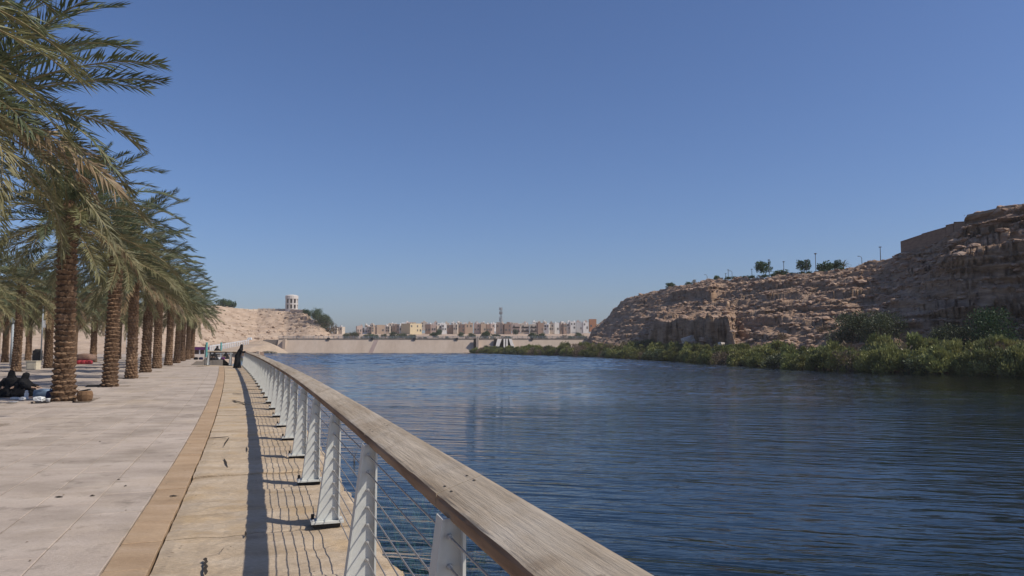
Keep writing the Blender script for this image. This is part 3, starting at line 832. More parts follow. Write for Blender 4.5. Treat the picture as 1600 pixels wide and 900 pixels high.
pxs = np.concatenate([np.arange(896, 1660, 1.8), np.arange(1660, 2000, 9), np.arange(2000, 3000, 50)])
NV = 130
rows_v = np.concatenate([[-.55, -.4, -.25, -.15, -.07], np.linspace(0, 1, NV), [1.02, 1.05, 1.1, 1.2, 1.5, 2.2, 4, 8]])
PXg, Vg = np.meshgrid(pxs, rows_v)
Yf = footY(PXg); Yc = crestY(PXg); Zc = crestZ(PXg); Ysh = shoreY(PXg)
zb = -.1
Yg = Yf + (Yc - Yf) * Vg
neg = Vg < 0
Yg = np.where(neg, Yf + (Vg / .55) * (Yf - Ysh + 3.0 * kfac(PXg)), Yg)
Xg = PX(PXg, Yg)
v = np.clip(Vg, 0, 1)
steep = np.clip((PXg - 1390) / 120, 0, 1); steep = steep * steep * (3 - 2 * steep)
pr_s = v ** 1.02                                              # rubble slope
pr_c = np.clip(.30 * (v / .45), 0, .30) + .46 * np.clip((v - .40) / .22, 0, 1) + .24 * np.clip((v - .66) / .34, 0, 1)
wob = .10 * fbm(Xg / 9, Yg / 9, 0, 77, 3)
pr = pr_s * (1 - steep) + np.clip(np.clip(.30 * (v + wob) / .45, 0, .30) + .46 * np.clip((v + wob - .40) / .22, 0, 1) + .24 * np.clip((v - .66) / .34, 0, 1), 0, 1) * steep
h = zb + (Zc - zb) * pr
# scarp with the shaded recess near the foot
def bump1(x, a, b, s_): return np.clip((x - a) / s_, 0, 1) * np.clip((b - x) / s_, 0, 1)
sc = bump1(PXg, 1012, 1150, 14) * (1 - steep)
rise = 5.6 * sc * np.clip((v - .07 - .05 * vnoise(PXg / 14, 0 * PXg, 0, 9)) / .025, 0, 1) * np.clip(1 - (v - .1) / .75, 0, 1)
h = h + rise * np.clip(1 - v, 0, 1)
sc2 = bump1(PXg, 1035, 1130, 18)
h = h + 1.6 * sc2 * np.clip((v - .62 - .05 * vnoise(PXg / 11, 0 * PXg, 0, 19)) / .03, 0, 1) * np.clip((1 - v) * 3, 0, 1)
# small gullies and spurs
wgt = np.clip(v * 6, 0, 1) * np.clip((1 - v) * 5, .30, 1)
h = h + wgt * (2.2 * fbm(Xg / 13, Yg / 13, 0, 41, 3) + .4 * (1 - 2 * np.abs(fbm(Xg / 3.1, Yg / 3.1, 0, 43, 3))) - .2)
# beds of rock: treads and risers
thick = 1.15 + .35 * steep
bed = (h + .035 * Xg - .02 * Yg + .55 * fbm(Xg / 6, Yg / 6, 0, 11, 3)) / thick
fr = bed - np.floor(bed)
tre = np.clip((fr - .62) / .20, 0, 1); tre = tre * tre * (3 - 2 * tre)
amp_ = np.clip(.8 + .6 * vnoise(Xg / 13, Yg / 13, h / 3, 29), .3, 1.0) * (.75 + .25 * steep)
h = h + wgt * amp_ * (tre - fr) * thick
along = Yg * .95 - Xg * .31
h = h + np.clip(v * 8, 0, 1) * (.75 * fbm(along / 9.0, h / .7, 0, 71, 3) + .34 * fbm(along / 2.4, h / .42, 0, 73, 3))
h = h + np.clip(v * 8, 0, 1) * (.20 * fbm(Xg / 1.5, Yg / 1.5, h / .9, 51, 4) + .20 * np.maximum(0, vnoise(Xg / .8, Yg / .8, 0, 57) - .1))
v0_ = .07 + .05 * vnoise(PXg / 14, 0 * PXg, 0, 9); r0 = v - v0_
und = sc * np.clip((r0 + .075) / .03, 0, 1) * np.clip((.014 - r0) / .012, 0, 1)
Yg = Yg + und * 1.5 * kfac(PXg)
h = h + 2.7 * bump1(PXg, 1046, 1140, 22) * bump1(Vg, -.16, .075, .08) * (.8 + .3 * vnoise(PXg / 9, Vg * 20, 0, 88))
push = np.clip(v * 8, 0, 1) * np.clip((1 - v) * 8, 0, 1) * (.45 + .75 * steep) * (1.6 * fbm(along / 20.0, h / .6, 0, 81, 4) + .7 * vnoise(along / 6.0, h / .33, 0, 83)) * np.minimum(kfac(PXg), 2.0)
Yg = Yg + push; Xg = PX(PXg, Yg)
h = np.where(Vg > 1, Zc - .35 - .5 * (Vg - 1), h)
h = np.where(neg, np.where(Vg < -.3, -3.0, zb - 1.3 * np.clip(-Vg / .3, 0, 1) + .2 * fbm(Xg / 3, Yg / 3, 0, 61, 3)), h)
h = np.where(neg & (Vg >= -.3), h, h)
nose = np.clip((PXg - 900) / 26, 0, 1)
h = np.where(neg, h, -2.0 + (h + 2.0) * nose)
cl = link('rocky_cliff', grid_mesh('rocky_cliff', Xg, Yg, h, M['cliff']))
tag(cl, 'rocky layered cliff across the lake', kind='structure')
def cliffh(px, vv):
    j = int(np.argmin(np.abs(pxs - px))); i = int(np.argmin(np.abs(rows_v - vv)))
    return Vector((Xg[i, j], Yg[i, j], h[i, j]))
# loose rubble over the slope: nobody could count it
def rock_shape(r_, n=1):
    bmx = bmesh.new(); bmesh.ops.create_icosphere(bmx, subdivisions=n, radius=1.0)
    for w_ in bmx.verts: w_.co *= r_.uniform(.7, 1.15)
    vs = [w_.co.copy() for w_ in bmx.verts]; bmx.verts.index_update(); fs = [tuple(q.index for q in f.verts) for f in bmx.faces]; bmx.free()
    return vs, fs
rr = random.Random(11); shapes = [rock_shape(rr) for _ in range(8)]
mb = MB()
for i in range(11500):
    px = rr.uniform(915, 1650) if i % 5 else rr.uniform(1000, 1400)
    vv = rr.random() ** .9
    c = cliffh(px, vv)
    sz = .09 + .60 * rr.random() ** 6
    if px > 1420 and rr.random() < .4: continue
    vs, fs = rr.choice(shapes); rz = rr.uniform(0, 6.28); ca, sa = math.cos(rz), math.sin(rz)
    ax, ay, az = sz * rr.uniform(.8, 1.5), sz * rr.uniform(.7, 1.3), sz * rr.uniform(.35, .65)
    c = c + Vector((rr.uniform(-.3, .3), rr.uniform(-.3, .3), az * .25))
    mb.add([(c.x + (p.x * ax * ca - p.y * ay * sa), c.y + (p.x * ax * sa + p.y * ay * ca), c.z + p.z * az) for p in vs], fs)
tag(mb.build('cliff_rubble', M['rock']), 'loose broken rocks strewn over the cliff slope', kind='stuff')
def boulder(px, vv, s3, mt, label, rz=.4, tilt=0.2, seed=0):
    bmx = bmesh.new(); bmesh.ops.create_cube(bmx, size=2.0)
    bmesh.ops.subdivide_edges(bmx, edges=bmx.edges, cuts=2, use_grid_fill=True)
    rr_ = random.Random(seed)
    for w_ in bmx.verts:
        w_.co = w_.co * (1 - .09 * (w_.co.length - 1)) ; w_.co += Vector((rr_.uniform(-.1, .1), rr_.uniform(-.1, .1), rr_.uniform(-.1, .1)))
        w_.co.x *= s3[0] / 2; w_.co.y *= s3[1] / 2; w_.co.z *= s3[2] / 2
    me = bpy.data.meshes.new('boulder'); bmx.to_mesh(me); bmx.free(); me.materials.append(mt)
    c = cliffh(px, vv)
    o = link('boulder', me, None, (c.x, c.y, c.z + s3[2] * .3), (0, tilt, rz)); tag(o, label, 'boulder', 'fallen boulders at the cliff foot'); return o
boulder(1075, -.02, (2.1, 1.2, 1.0), M['palerock'], 'pale tilted block of rock below the shaded recess of the cliff', .2, -.28, 1)
boulder(1127, -.01, (.8, .7, .5), M['palerock'], 'small pale rock at the end of the shaded recess', .5, .1, 2)
boulder(1098, -.03, (1.3, .9, .7), M['rock'], 'brown boulder between the two pale rocks under the recess', .9, .15, 3)
boulder(1345, .08, (2.2, 1.3, 1.0), M['rock'], 'long brown boulder beside the big dark bush on the slope', .3, -.1, 4)
boulder(1392, .10, (1.7, 1.4, 1.3), M['rock'], 'rounded brown boulder at the far side of the big dark bush', .6, .1, 5)

# stone walls and the cap rock on the skyline
def crest_pt(px, ys, back=0.0):
    return P(px, ys, float(crestY(px)) + back)
def wall_run(pts, thick, hgt):
    mbx = MB()
    for (a, b) in zip(pts[:-1], pts[1:]):
        d = (b - a); d.z = 0; nrm = Vector((-d.y, d.x, 0)).normalized() * thick
        vs = []
        for q in (a, b):
            vs += [q, q + nrm, q + nrm - Vector((0, 0, hgt)), q - Vector((0, 0, hgt))]
        mbx.add(vs, [(0, 4, 5, 1), (0, 3, 7, 4), (1, 5, 6, 2), (0, 1, 2, 3), (4, 7, 6, 5)])
    return mbx
w_ = empty('stone_wall', crest_pt(1408, 392)); tag(w_, 'brown masonry wall stepping up along the cliff top towards the overhanging cap rock', 'wall')
b0 = w_.location.copy()
for seg in ([(1407, 378), (1440, 367)], [(1440, 366), (1477, 355.5)], [(1477.5, 352.5), (1489, 350)], [(1490, 347.5), (1511, 346.5)]):
    mbx = wall_run([crest_pt(a, b, -.4) - b0 for a, b in seg], .5, 1.9)
    mbx.build('wall_panel', M['masonry'], w_)
    mbx = wall_run([crest_pt(a, b, -.5) - b0 + Vector((0, 0, .07)) for a, b in seg], .7, .09); mbx.build('coping', M['masonry'], w_)
pts = [(1511, 335.5), (1530, 331.5), (1552, 326.5), (1575, 321.5), (1600, 318.5), (1630, 310), (1680, 300)]
mbx = MB(); rr = random.Random(4); rings = []
for a, b in pts:
    t_ = crest_pt(a, b, -1.6 + rr.uniform(-.3, .3)); bk = crest_pt(a, b, 6)
    hh = rr.uniform(.75, .95) if a > 1511 else .7
    rings.append([t_, Vector((bk.x, bk.y, t_.z)), Vector((bk.x, bk.y, t_.z - hh)), t_ - Vector((0, 0, hh * .9)) + Vector((0, .5, 0)), t_ + Vector((-.1, -.15, -.3))])
mbx.loft(rings)
tag(mbx.build('cap_rock', M['cliff']), 'flat overhanging cap rock on the highest cliff', kind='structure')

# plants on the cliff
for i, (px, vv, w, hs, kd, nm2, lb) in enumerate([
    (1338, .16, 6.2, 5.6, 'bigbush', 'slope_bush', 'large dark green bush on the lower cliff slope'),
    (1378, .13, 5.0, 5.0, 'bigbush', 'slope_bush', 'dark bush joined to the large bush, nearer the shaded cliff'),
    (1312, .10, 3.0, 2.6, 'scrub', 'slope_bush', 'greyish thin bush at the lit end of the large dark bush'),
    (1482, .10, 4.8, 4.6, 'bigbush', 'slope_bush', 'middle dark bush at the foot of the shaded cliff'),
    (1552, .10, 5.2, 5.6, 'biggreen', 'slope_bush', 'tall bright-topped bush at the foot of the shaded cliff'),
    (1515, .05, 3.0, 2.6, 'scrub', 'slope_bush', 'dry low bush between the two bushes under the shaded cliff'),
    (985, .02, 6.0, 3.2, 'scrub', 'slope_bush', 'wide dry brown bush at the cliff end above the reeds'),
    (1010, .03, 4.0, 2.8, 'darkbush', 'slope_bush', 'dark bush beside the dry bush at the cliff end'),
    (1225, .22, 2.6, 2.0, 'scrub', 'slope_bush', 'small dry bush alone on the middle of the lit slope'),
    (1285, .30, 2.2, 1.8, 'scrub', 'slope_bush', 'small dry bush higher up the lit slope'),
    (955, .05, 3.2, 2.2, 'scrub', 'slope_bush', 'small dry bush at the very tip of the cliff'),
]):
    p = cliffh(px, vv); shrub(nm2, kd, p - Vector((0, 0, .25)), w, hs, i + 3, lb, 'bush', 'bushes on the cliff slope')
for i, (px, yt, yb, wpx, kd, lb) in enumerate([
    (1047, 441, 449, 13, 'bush', 'small green bush where the cliff top starts to level out'),
    (1076, 440, 445, 9, 'bush', 'tiny green tuft next to the bare twigs on the cliff top'),
    (1084, 436, 443, 10, 'scrub', 'bare twiggy bush on the low end of the cliff top'),
    (1120, 430, 438, 8, 'bush', 'small round bush before the trimmed bushes begin'),
    (1194, 414, 432, 20, 'tree', 'pointed small tree beside the tall lamp on the cliff top'),
    (1223, 421, 430, 24, 'bush', 'low wide tree crown behind the trimmed bushes'),
    (1254, 412, 429, 19, 'tree', 'dark green tree between two lamps on the cliff top'),
    (1291, 408, 425, 24, 'bush', 'biggest round tree on the cliff top beside the palm'),
    (1308, 411, 424, 12, 'tree', 'thin tree in front of the cliff top palm'),
    (1355, 407, 416, 10, 'scrub', 'dry bush before the last lamp on the cliff top')]):
    d = float(crestY(px)) + 1.5 + 2 * (i % 2); b = P(px, yb + 1, d); k = d / F
    shrub('cliff_top_tree' if kd == 'tree' else 'cliff_top_bush', kd, b, wpx * k * 1.1, (yb + 1 - yt) * k * 1.15, i, lb, 'tree' if kd == 'tree' else 'bush', 'trees and bushes on the cliff top')
for i in range(20):
    px = 1127 + i * 9.9 + random.uniform(-1.5, 1.5); ys = float(np.interp(px, SKX, SKY_)); d = float(crestY(px)) + .6; b = P(px, ys + .6, d); k = d / F
    shrub('trimmed_bush', 'bush' if i % 3 else 'scrub', b, 10.5 * k, 6.0 * k, i, f'low trimmed bush along the cliff top edge, {ordinal(i + 1)} counting up from the lamp trio', 'bush', 'row of low bushes along the cliff top edge')
# palm on the cliff top
d = float(crestY(1318)) + 3; b = P(1318, 425, d)
t = empty('cliff_top_palm', b); tag(t, 'small palm silhouetted on the cliff top beside the round tree', 'palm tree')
mb = MB(); mb.tube([(0, 0, -.3), (0.02, 0, .5), (0, 0, .9)], [.16, .14, .13], 7); mb.build('trunk', M['trunk'], t)
for i in range(20):
    u = i / 20; link('frond', random.choice(LIVE), t, (0, 0, .9), (0, -R(80 - 80 * u), i * 2.4), (.40, .5, .40))
# lamps on the cliff top
for i, (px, yt, yb, kd, lb) in enumerate([
    (1105, 429, 438, 1, 'short curved lamp post at the low end of the cliff top'),
    (1134, 427, 434, 0, 'shortest straight lamp post of the close trio on the cliff top'),
    (1138, 421, 434, 0, 'middle taller lamp post of the close trio on the cliff top'),
    (1144, 423, 433, 1, 'curved lamp post of the close trio on the cliff top'),
    (1175, 420, 432, 0, 'thin lamp post standing alone before the pointed tree'),
    (1202, 405, 431, 0, 'tall lamp post right beside the pointed small tree'),
    (1225, 408, 428, 0, 'lamp post rising from the low wide tree crown'),
    (1261, 406, 427, 0, 'lamp post partly hidden by the dark green tree'),
    (1275, 395, 426, 0, 'tallest lamp post on the cliff top before the round tree'),
    (1347, 400, 416, 1, 'curved lamp post between the palm and the brown wall'),
    (1376, 385, 405, 0, 'last lamp post before the brown masonry wall')]):
    d = float(crestY(px)) + 1.2; b = P(px, yb + 2, d); k = d / F; hh = (yb + 2 - yt) * k
    t = empty('lamp_post', b); tag(t, lb, 'lamp post', 'lamp posts along the cliff top')
    mb = MB()
    if kd: mb.tube([(0, 0, 0), (0, 0, hh * .8), (-.12, 0, hh * .95), (-.4, 0, hh)], [.05, .045, .04, .03], 6)
    else: mb.tube([(0, 0, 0), (0, 0, hh * .96)], [.065, .05], 6)
    mb.build('pole', M['darkpole'], t)
    mb = MB()
    if kd: mb.box((-.5, 0, hh - .02), (.35, .16, .08))
    else: mb.lathe((0, 0, hh * .93), [(.06, 0), (.22, hh * .02), (.24, hh * .05), (.05, hh * .07)], 8)
    mb.build('lamp_head', M['darkpole'], t)

# reeds and tamarisk along the far shore
rr = random.Random(21); k = 0
LBR = {'reed': 'feathery yellow-green reed clump', 'darkbush': 'dark green reed-side shrub', 'scrub': 'dry brown reed-side shrub'}
for row, (o0, o1, hm) in enumerate(((.4, 1.0, .74), (2.4, 3.6, .86), (4.6, 6.2, .93))):
    px = 738.0 + row * 6
    while px < 1700:
        y0 = float(shoreY(px)); kk = float(kfac(px)); d = y0 + rr.uniform(o0, o1) * min(kk, 2.2)
        if px < 905: d = y0 + rr.uniform(o0, o1) * 1.1
        hz = np.interp(px, [730, 800, 900, 1000, 1200, 1350, 1500, 1650], [2.0, 2.2, 2.9, 2.75, 2.9, 3.45, 3.6, 3.7]) * hm * rr.uniform(.72, 1.14)
        w = hz * rr.uniform(.85, 1.35)
        kd = 'reed' if rr.random() < .74 else ('darkbush' if rr.random() < .62 else 'scrub')
        if px < 960 and rr.random() < .25: kd = 'scrub'
        shrub('shore_reed' if kd == 'reed' else 'shore_shrub', kd, (PX(px, d), d, WATER - .15 + .25 * row), w, hz / .84, k, LBR[kd] + ', ' + ['at the water line', 'in the middle of the belt', 'at the back of the belt'][row] + ' ' + ['beside the dam', 'below the cliff tip', 'below the shaded recess', 'below the lit rubble slope', 'below the large dark bush', 'below the shaded cliff'][int(np.searchsorted([850, 985, 1150, 1290, 1420], px))], 'reeds' if kd == 'reed' else 'bush', {'reed': 'reed clumps along the far shore', 'darkbush': 'dark shrubs along the far shore', 'scrub': 'dry shrubs along the far shore'}[kd])
        k += 1
        px += w * F / d * rr.uniform(.46, .62) / (1.0 if px > 1000 else 1.0)
# marsh ground under the far reeds near the dam
mb = MB(); top = []
for px in range(728, 1000, 12):
    y0 = float(shoreY(px)); top.append((PX(px, y0 + .2), y0 + .2)); 
back = [(PX(px, min(float(shoreY(px)) + 14, 241)), min(float(shoreY(px)) + 14, 241)) for px in range(988, 716, -12)]
poly = top + back; n = len(poly)
mb.add([(x, y, WATER + .06) for x, y in poly] + [(x, y, -3) for x, y in poly], [tuple(range(n))] + [(i + n, (i + 1) % n + n, (i + 1) % n, i) for i in range(n)])
tag(mb.build('marsh_bank', M['soil']), 'muddy bank under the far reeds', kind='structure')

# ------------------------------------------------------------------ land beyond the promenade: flats and the hill with the tower
HX = [-600, 0, 290, 340, 370, 400, 440, 470, 480, 490, 500, 512, 525, 545, 600]
HY = [468, 470, 476, 479, 484, 488, 489, 490, 493, 500, 509, 519, 528, 534, 538]
pxs2 = np.concatenate([np.arange(-600, 250, 25), np.arange(250, 600, 2.0)])
ybase = lambda p: np.interp(p, [-600, 250, 330, 400, 445, 600], [120, 160, 200, 236, 247, 247])
ycr = lambda p: ybase(p) + np.interp(p, [-600, 400, 450, 500, 600], [75, 72, 60, 30, 22])
rv2 = np.concatenate([np.linspace(-1, 0, 26)[:-1], np.linspace(0, 1, 90), [1.05, 1.15, 1.4, 2.0, 3.0]])
A, B = np.meshgrid(pxs2, rv2)
yb, yc = ybase(A), ycr(A); zc = EYE + (HOR - np.interp(A, HX, HY)) / F * yc
Yh = np.where(B < 0, yb + B * (yb - 100), yb + (yc - yb) * B); Xh = PX(A, Yh)
vb = np.clip(B, 0, 1)
zb2 = np.where(A > 430, 1.5, 0.0) * np.clip((A - 415) / 30, 0, 1)
ph = np.where(vb < .72, .74 * (vb / .72) ** .9, .74 + .26 * np.clip((vb - .72) / .16, 0, 1))
Hh = -.12 + (zc + .12) * ph
wg = np.clip(vb * 6, 0, 1) * np.clip((1 - vb) * 6, .06, 1)
Hh = Hh + wg * (1.6 * fbm(Xh / 12, Yh / 12, 0, 5, 4) + .25 * fbm(Xh / 1.5, Yh / 1.5, 0, 6, 3))
bd = (Hh + .5 * fbm(Xh / 8, Yh / 8, 0, 15, 3)) / 1.5; fr = bd - np.floor(bd); tr_ = np.clip((fr - .6) / .25, 0, 1); tr_ = tr_ * tr_ * (3 - 2 * tr_)
Hh = Hh + wg * np.clip(.35 + .65 * (vb - .45) * 2 + .5 * vnoise(Xh / 10, Yh / 10, 0, 3), .1, 1) * (tr_ - fr) * 1.5
al2 = Xh
Hh = Hh + np.clip(vb * 5, 0, 1) * np.clip((1 - vb) * 9, 0, 1) * (.55 * fbm(al2 / 6.0, Hh / .8, 0, 71, 3) * np.clip(.4 + vb, 0, 1.3) + .30 * np.maximum(0, vnoise(Xh / 1.3, Yh / 1.3, 0, 58) - .25))
Hh = np.where(B > 1, zc - .3, Hh)
shx = -25.5 - .347 * (Yh - 60)
Hh = np.where(B < .02, np.where(Xh > shx, np.maximum(-3.2, -.12 - .8 * (Xh - shx)), Hh), Hh)
Hh = np.where((B <= 0) & (A > 445), -3.2, Hh)
tag(link('sandy_hill', grid_mesh('sandy_hill', Xh, Yh, Hh, M['hill'])), 'sandy rocky hill with a scree slope beyond the promenade', kind='structure')
def hillh(px, vv):
    j = int(np.argmin(np.abs(pxs2 - px))); i = int(np.argmin(np.abs(rv2 - vv))); return Vector((Xh[i, j], Yh[i, j], Hh[i, j]))
rr = random.Random(12); mb = MB()
for i in range(1500):
    c = hillh(rr.uniform(285, 530), rr.random()); sz = .12 + .8 * rr.random() ** 5
    vs, fs = rr.choice(shapes); rz = rr.uniform(0, 6.28); ca, sa = math.cos(rz), math.sin(rz); ax, ay, az = sz * rr.uniform(.8, 1.6), sz, sz * rr.uniform(.4, .7)
    if c.z < -.4: continue
    mb.add([(c.x + (p.x * ax * ca - p.y * ay * sa), c.y + (p.x * ax * sa + p.y * ay * ca), c.z + az * .3 + p.z * az) for p in vs], fs)
tag(mb.build('hill_rubble', M['hill']), 'loose stones strewn over the sandy hill', kind='stuff')
# pale wall along the hill top
w_ = empty('hilltop_wall', P(400, 490, float(ycr(400)))); tag(w_, 'long cream boundary wall along the hill top below the round tower', 'wall'); b0 = w_.location.copy()
px = 300.0; i = 0; ytop = lambda p: np.interp(p, [250, 340, 365, 395, 410, 440, 474], [474, 477.5, 481, 483.5, 482, 482.5, 484])
while px < 472:
    a = P(px, ytop(px + 4), float(ycr(px)) - .3); b = P(px + 7.6, ytop(px + 4), float(ycr(px + 7.6)) - .3)
    wall_run([a - b0, b - b0], .3, 3.0).build('wall_panel', M['wallcream'], w_)
    mb = MB(); mb.box(a - b0 + Vector((0, 0, -1.4)), (.34, .5, 3.05)); mb.build('wall_pier', M['wallcream'], w_)
    px += 8; i += 1
# round tower
d = float(ycr(455)) + 3; b = P(455.5, 490, d); kx = d / F
t = empty('round_tower', b); tag(t, 'white round tower with open columns and rings standing on the hill top', 'tower')
Hn = 30 * kx; Rt = 9.6 * kx
def ringm(r0, r1, z0, z1, n=20):
    mbx = MB(); mbx.loft([[(r * math.cos(2 * math.pi * q / n), r * math.sin(2 * math.pi * q / n), z) for q in range(n)] for r, z in ((r0, z0), (r1, z0), (r1, z1), (r0, z1), (r0, z0))], caps=False); return mbx
for z0, z1, in ((.76, .92), (.46, .53), (0, .25)):
    ringm(Rt * .84, Rt * (1.0 if z0 < .7 else 1.03), Hn * z0, Hn * z1).build('ring_beam', M['towerwall'], t)
mb = MB(); mb.lathe((0, 0, Hn * .92), [(Rt * 1.03, 0), (Rt * .8, Hn * .04), (Rt * .4, Hn * .065), (.1, Hn * .075)], 20); mb.build('roof', M['towerwall'], t)
for q in range(10):
    a = 2 * math.pi * (q + .3) / 10; mb = MB(); mb.box((Rt * .93 * math.cos(a), Rt * .93 * math.sin(a), Hn * .5), (.26, .62, Hn * .58), a); mb.build('column', M['towerwall'], t)
mb = MB(); mb.lathe((0, 0, 0), [(Rt * .62, 0), (Rt * .62, Hn * .85)], 16); mb.build('core', M['concdark'], t)
# hilltop trees
for i, (px, yt, yb_, w, kd, lb) in enumerate([(347, 468, 480, 16, 'bush', 'dark green tree behind the hilltop wall near the palms'), (360, 470, 481, 13, 'bush', 'lower green tree behind the hilltop wall'),
        (477, 484, 493, 12, 'bush', 'small round bush on the hill end beside the tower')]):
    d = float(ycr(px)) + (4 if i < 2 else -1); b = P(px, yb_ + 2, d); k = d / F
    shrub('hilltop_tree', kd, b, w * k * 1.2, (yb_ + 3 - yt) * k * 1.2, i, lb, 'tree', 'trees on the sandy hill')
for i, (px, yc_, sz, kd, lb) in enumerate([(494, 491, 19, 'biggreen', 'uppermost green tree hanging over the end of the hill'), (505, 500, 24, 'bigbush', 'middle grey-green tree on the steep hill end'),
        (512, 511, 22, 'scrub', 'brownish bare tree low on the steep hill end'), (499, 505, 18, 'scrub', 'dry brown bush against the hill end ledge')]):
    d = float(ycr(px)) - 2; k = d / F; b = P(px, yc_ + sz * .55, d)
    shrub('hilltop_tree', kd, b, sz * k * 1.2, sz * k * 1.25, i + 2, lb, 'tree', 'trees on the sandy hill')
# sandy mound at the end of the dam and the low quay before it
mb = MB(); cx, cy = PX(409, 234), 234.0; nr = 26; rr = random.Random(8)
rings = []
for (f, z) in ((1.0, -2.6), (.93, -1.35), (.75, -.4), (.5, .85), (.25, 2.0), (.06, 2.6)):
    rings.append([(cx - 3 + 3 * (1 - f) + 12.0 * f * math.cos(2 * math.pi * a / nr) * rr.uniform(.92, 1.08), cy + 9 * f * math.sin(2 * math.pi * a / nr), z + rr.uniform(-.12, .12)) for a in range(nr)])
mb.loft(rings); tag(mb.build('sand_mound', M['sand']), 'pale sand mound at the end of the dam', kind='structure')
mb = MB(); a0 = PX(376, 176); a1 = PX(403, 176); mb.box(((a0 + a1) / 2, 178.5, -1.45), (a1 - a0, 5, 2.2)); tag(mb.build('low_quay', M['masonry']), 'low brown quay by the far end of the railing', kind='structure')
mb = MB(); mb.box((a1 + .3, 175.8, -1.3), (.7, .7, 2.3)); o = mb.build('quay_bollard', M['concrete']); tag(o, 'pale square pillar at the corner of the low brown quay', 'pillar')
for i, (px, sz) in enumerate(((414, 1.1), (420, 1.6), (426, 1.2), (431, .8))):
    vs, fs = shapes[i]; mb = MB(); mb.add([p * 1.0 for p in vs], fs)
    o = mb.build('shore_rock', M['edgedark'], None, (PX(px, 223.5), 223.5, WATER + .15)); o.scale = (sz, sz, sz * .6)
    tag(o, 'dark rock in front of the sand mound, ' + ['third largest and next to the low quay', 'largest of four', 'second largest and beside the largest', 'smallest and nearest the dam'][i].replace('nearest', 'next to'), 'rock', 'dark rocks before the sand mound')

# ------------------------------------------------------------------ dam
DY = 242.0
dam = empty('dam', (PX(670, DY), DY, 0)); tag(dam, 'long low concrete dam with sloping pale face closing the lake', 'dam')
b0 = dam.location.copy()
xl, xr = PX(436, DY), PX(925, DY); zt = EYE + (HOR - 531.2) / F * DY
mb = MB()
nseg = 16
for i in range(nseg):
    xa, xb = xl + (xr - xl) * i / nseg + .008, xl + (xr - xl) * (i + 1) / nseg - .008
    m1 = MB(); m1.add([Vector(q) - b0 for q in ((xa, DY - 3.2, -2.6), (xb, DY - 3.2, -2.6), (xb, DY, zt), (xa, DY, zt), (xa, DY + 5, zt), (xb, DY + 5, zt), (xb, DY + 5, -3), (xa, DY + 5, -3))],
              [(0, 1, 2, 3), (3, 2, 5, 4), (4, 5, 6, 7), (0, 3, 4, 7), (1, 6, 5, 2)])
    m1.build('face_panel', M['concrete'], dam)
m1 = MB(); m1.box(Vector(((xl + xr) / 2, DY + .4, zt + .26)) - b0, (xr - xl, .5, .52)); m1.build('parapet', M['concdark'], dam)
m1 = MB()
for z in (.72, .98, 1.24): m1.box(Vector(((xl + xr) / 2, DY + .4, zt + z)) - b0, (xr - xl, .07, .09))
m1.build('guard_rail', M['steelgrey'], dam)
gp = MB(); gp.box((0, 0, .6), (.12, .12, 1.5)); gpm = gp.mesh('rail_post', M['steelgrey'])
for i in range(64): link('rail_post', gpm, dam, Vector((xl + (xr - xl) * i / 63, DY + .4, zt)) - b0)
m1 = MB(); xs = PX(583, DY); xs2 = PX(589, DY)
fy = lambda z: DY - 3.2 + 3.2 * (z + 2.6) / (zt + 2.6) - .03
m1.add([Vector(q) - b0 for q in ((xs - .9, fy(-1.4), -1.4), (xs + .5, fy(-1.4), -1.4), (xs2 + .6, fy(zt), zt), (xs2 - .8, fy(zt), zt))], [(0, 1, 2, 3)]); m1.build('seepage_stain', M['stainconc'], dam)
m1 = MB(); xq = PX(447, DY); m1.box(Vector((xq, DY - .9, .7)) - b0, (.9, 1.6, zt + 2)); m1.build('end_pier', M['concrete'], dam)
m1 = MB(); m1.box(Vector((PX(428, DY), DY + .8, zt - 1.1)) - b0, (PX(445, DY) - PX(411, DY), .6, 2.4)); m1.build('wing_wall', M['concdark'], dam)  # the wing's shade is put into its darker concrete colour
for i, px in enumerate((514, 582, 648, 714, 831)):
    m1 = MB(); m1.box((0, 0, 0), (.8, .7, .7)); o = m1.build('floodlight_box', M['darksteel'], None, (PX(px, DY), DY - .1, zt + .35)); 
    tag(o, 'small dark fixture box on the dam parapet ' + ['below the tree-covered hill end', 'at the stain on the dam face', 'below the ochre corner house', 'midway from stain to sluice', 'beyond the spillway gate'][i], 'light box', 'dark fixture boxes spaced along the dam parapet')
# gate works
sp = empty('spillway_gate', (PX(785, DY), DY - 1.5, 0)); tag(sp, 'spillway gate with white sloping piers and dark slots in the dam', 'gate'); b0 = sp.location.copy()
for (pa, pb, pc, pd) in ((772, 777, 777.5, 784), (787, 789.5, 787, 789.5), (791, 793.5, 791, 793.5), (801.5, 807, 795, 799.5)):
    ya, yb2 = DY - 4.2, DY - 1.3
    m1 = MB(); lo = -1.4; hi = zt + .35
    m1.add([Vector(q) - b0 for q in ((PX(pa, DY), ya, lo), (PX(pb, DY), ya, lo), (PX(pb, DY), DY + .2, lo), (PX(pa, DY), DY + .2, lo), (PX(pc, DY), yb2, hi), (PX(pd, DY), yb2, hi), (PX(pd, DY), DY + .2, hi), (PX(pc, DY), DY + .2, hi))],
           [(3, 2, 1, 0), (4, 5, 6, 7), (0, 1, 5, 4), (1, 2, 6, 5), (2, 3, 7, 6), (3, 0, 4, 7)]); m1.build('pier', M['towerwall'], sp)
for pa, pb in ((779, 787), (789.3, 791.2), (793.3, 800)):
    m1 = MB(); m1.add([Vector(q) - b0 for q in ((PX(pa, DY), fy(-1.4) - .12, -1.4), (PX(pb, DY), fy(-1.4) - .12, -1.4), (PX(pb, DY), fy(zt) - .12, zt + .2), (PX(pa, DY), fy(zt) - .12, zt + .2))], [(0, 1, 2, 3)]); m1.build('gate_leaf', M['hole'], sp)
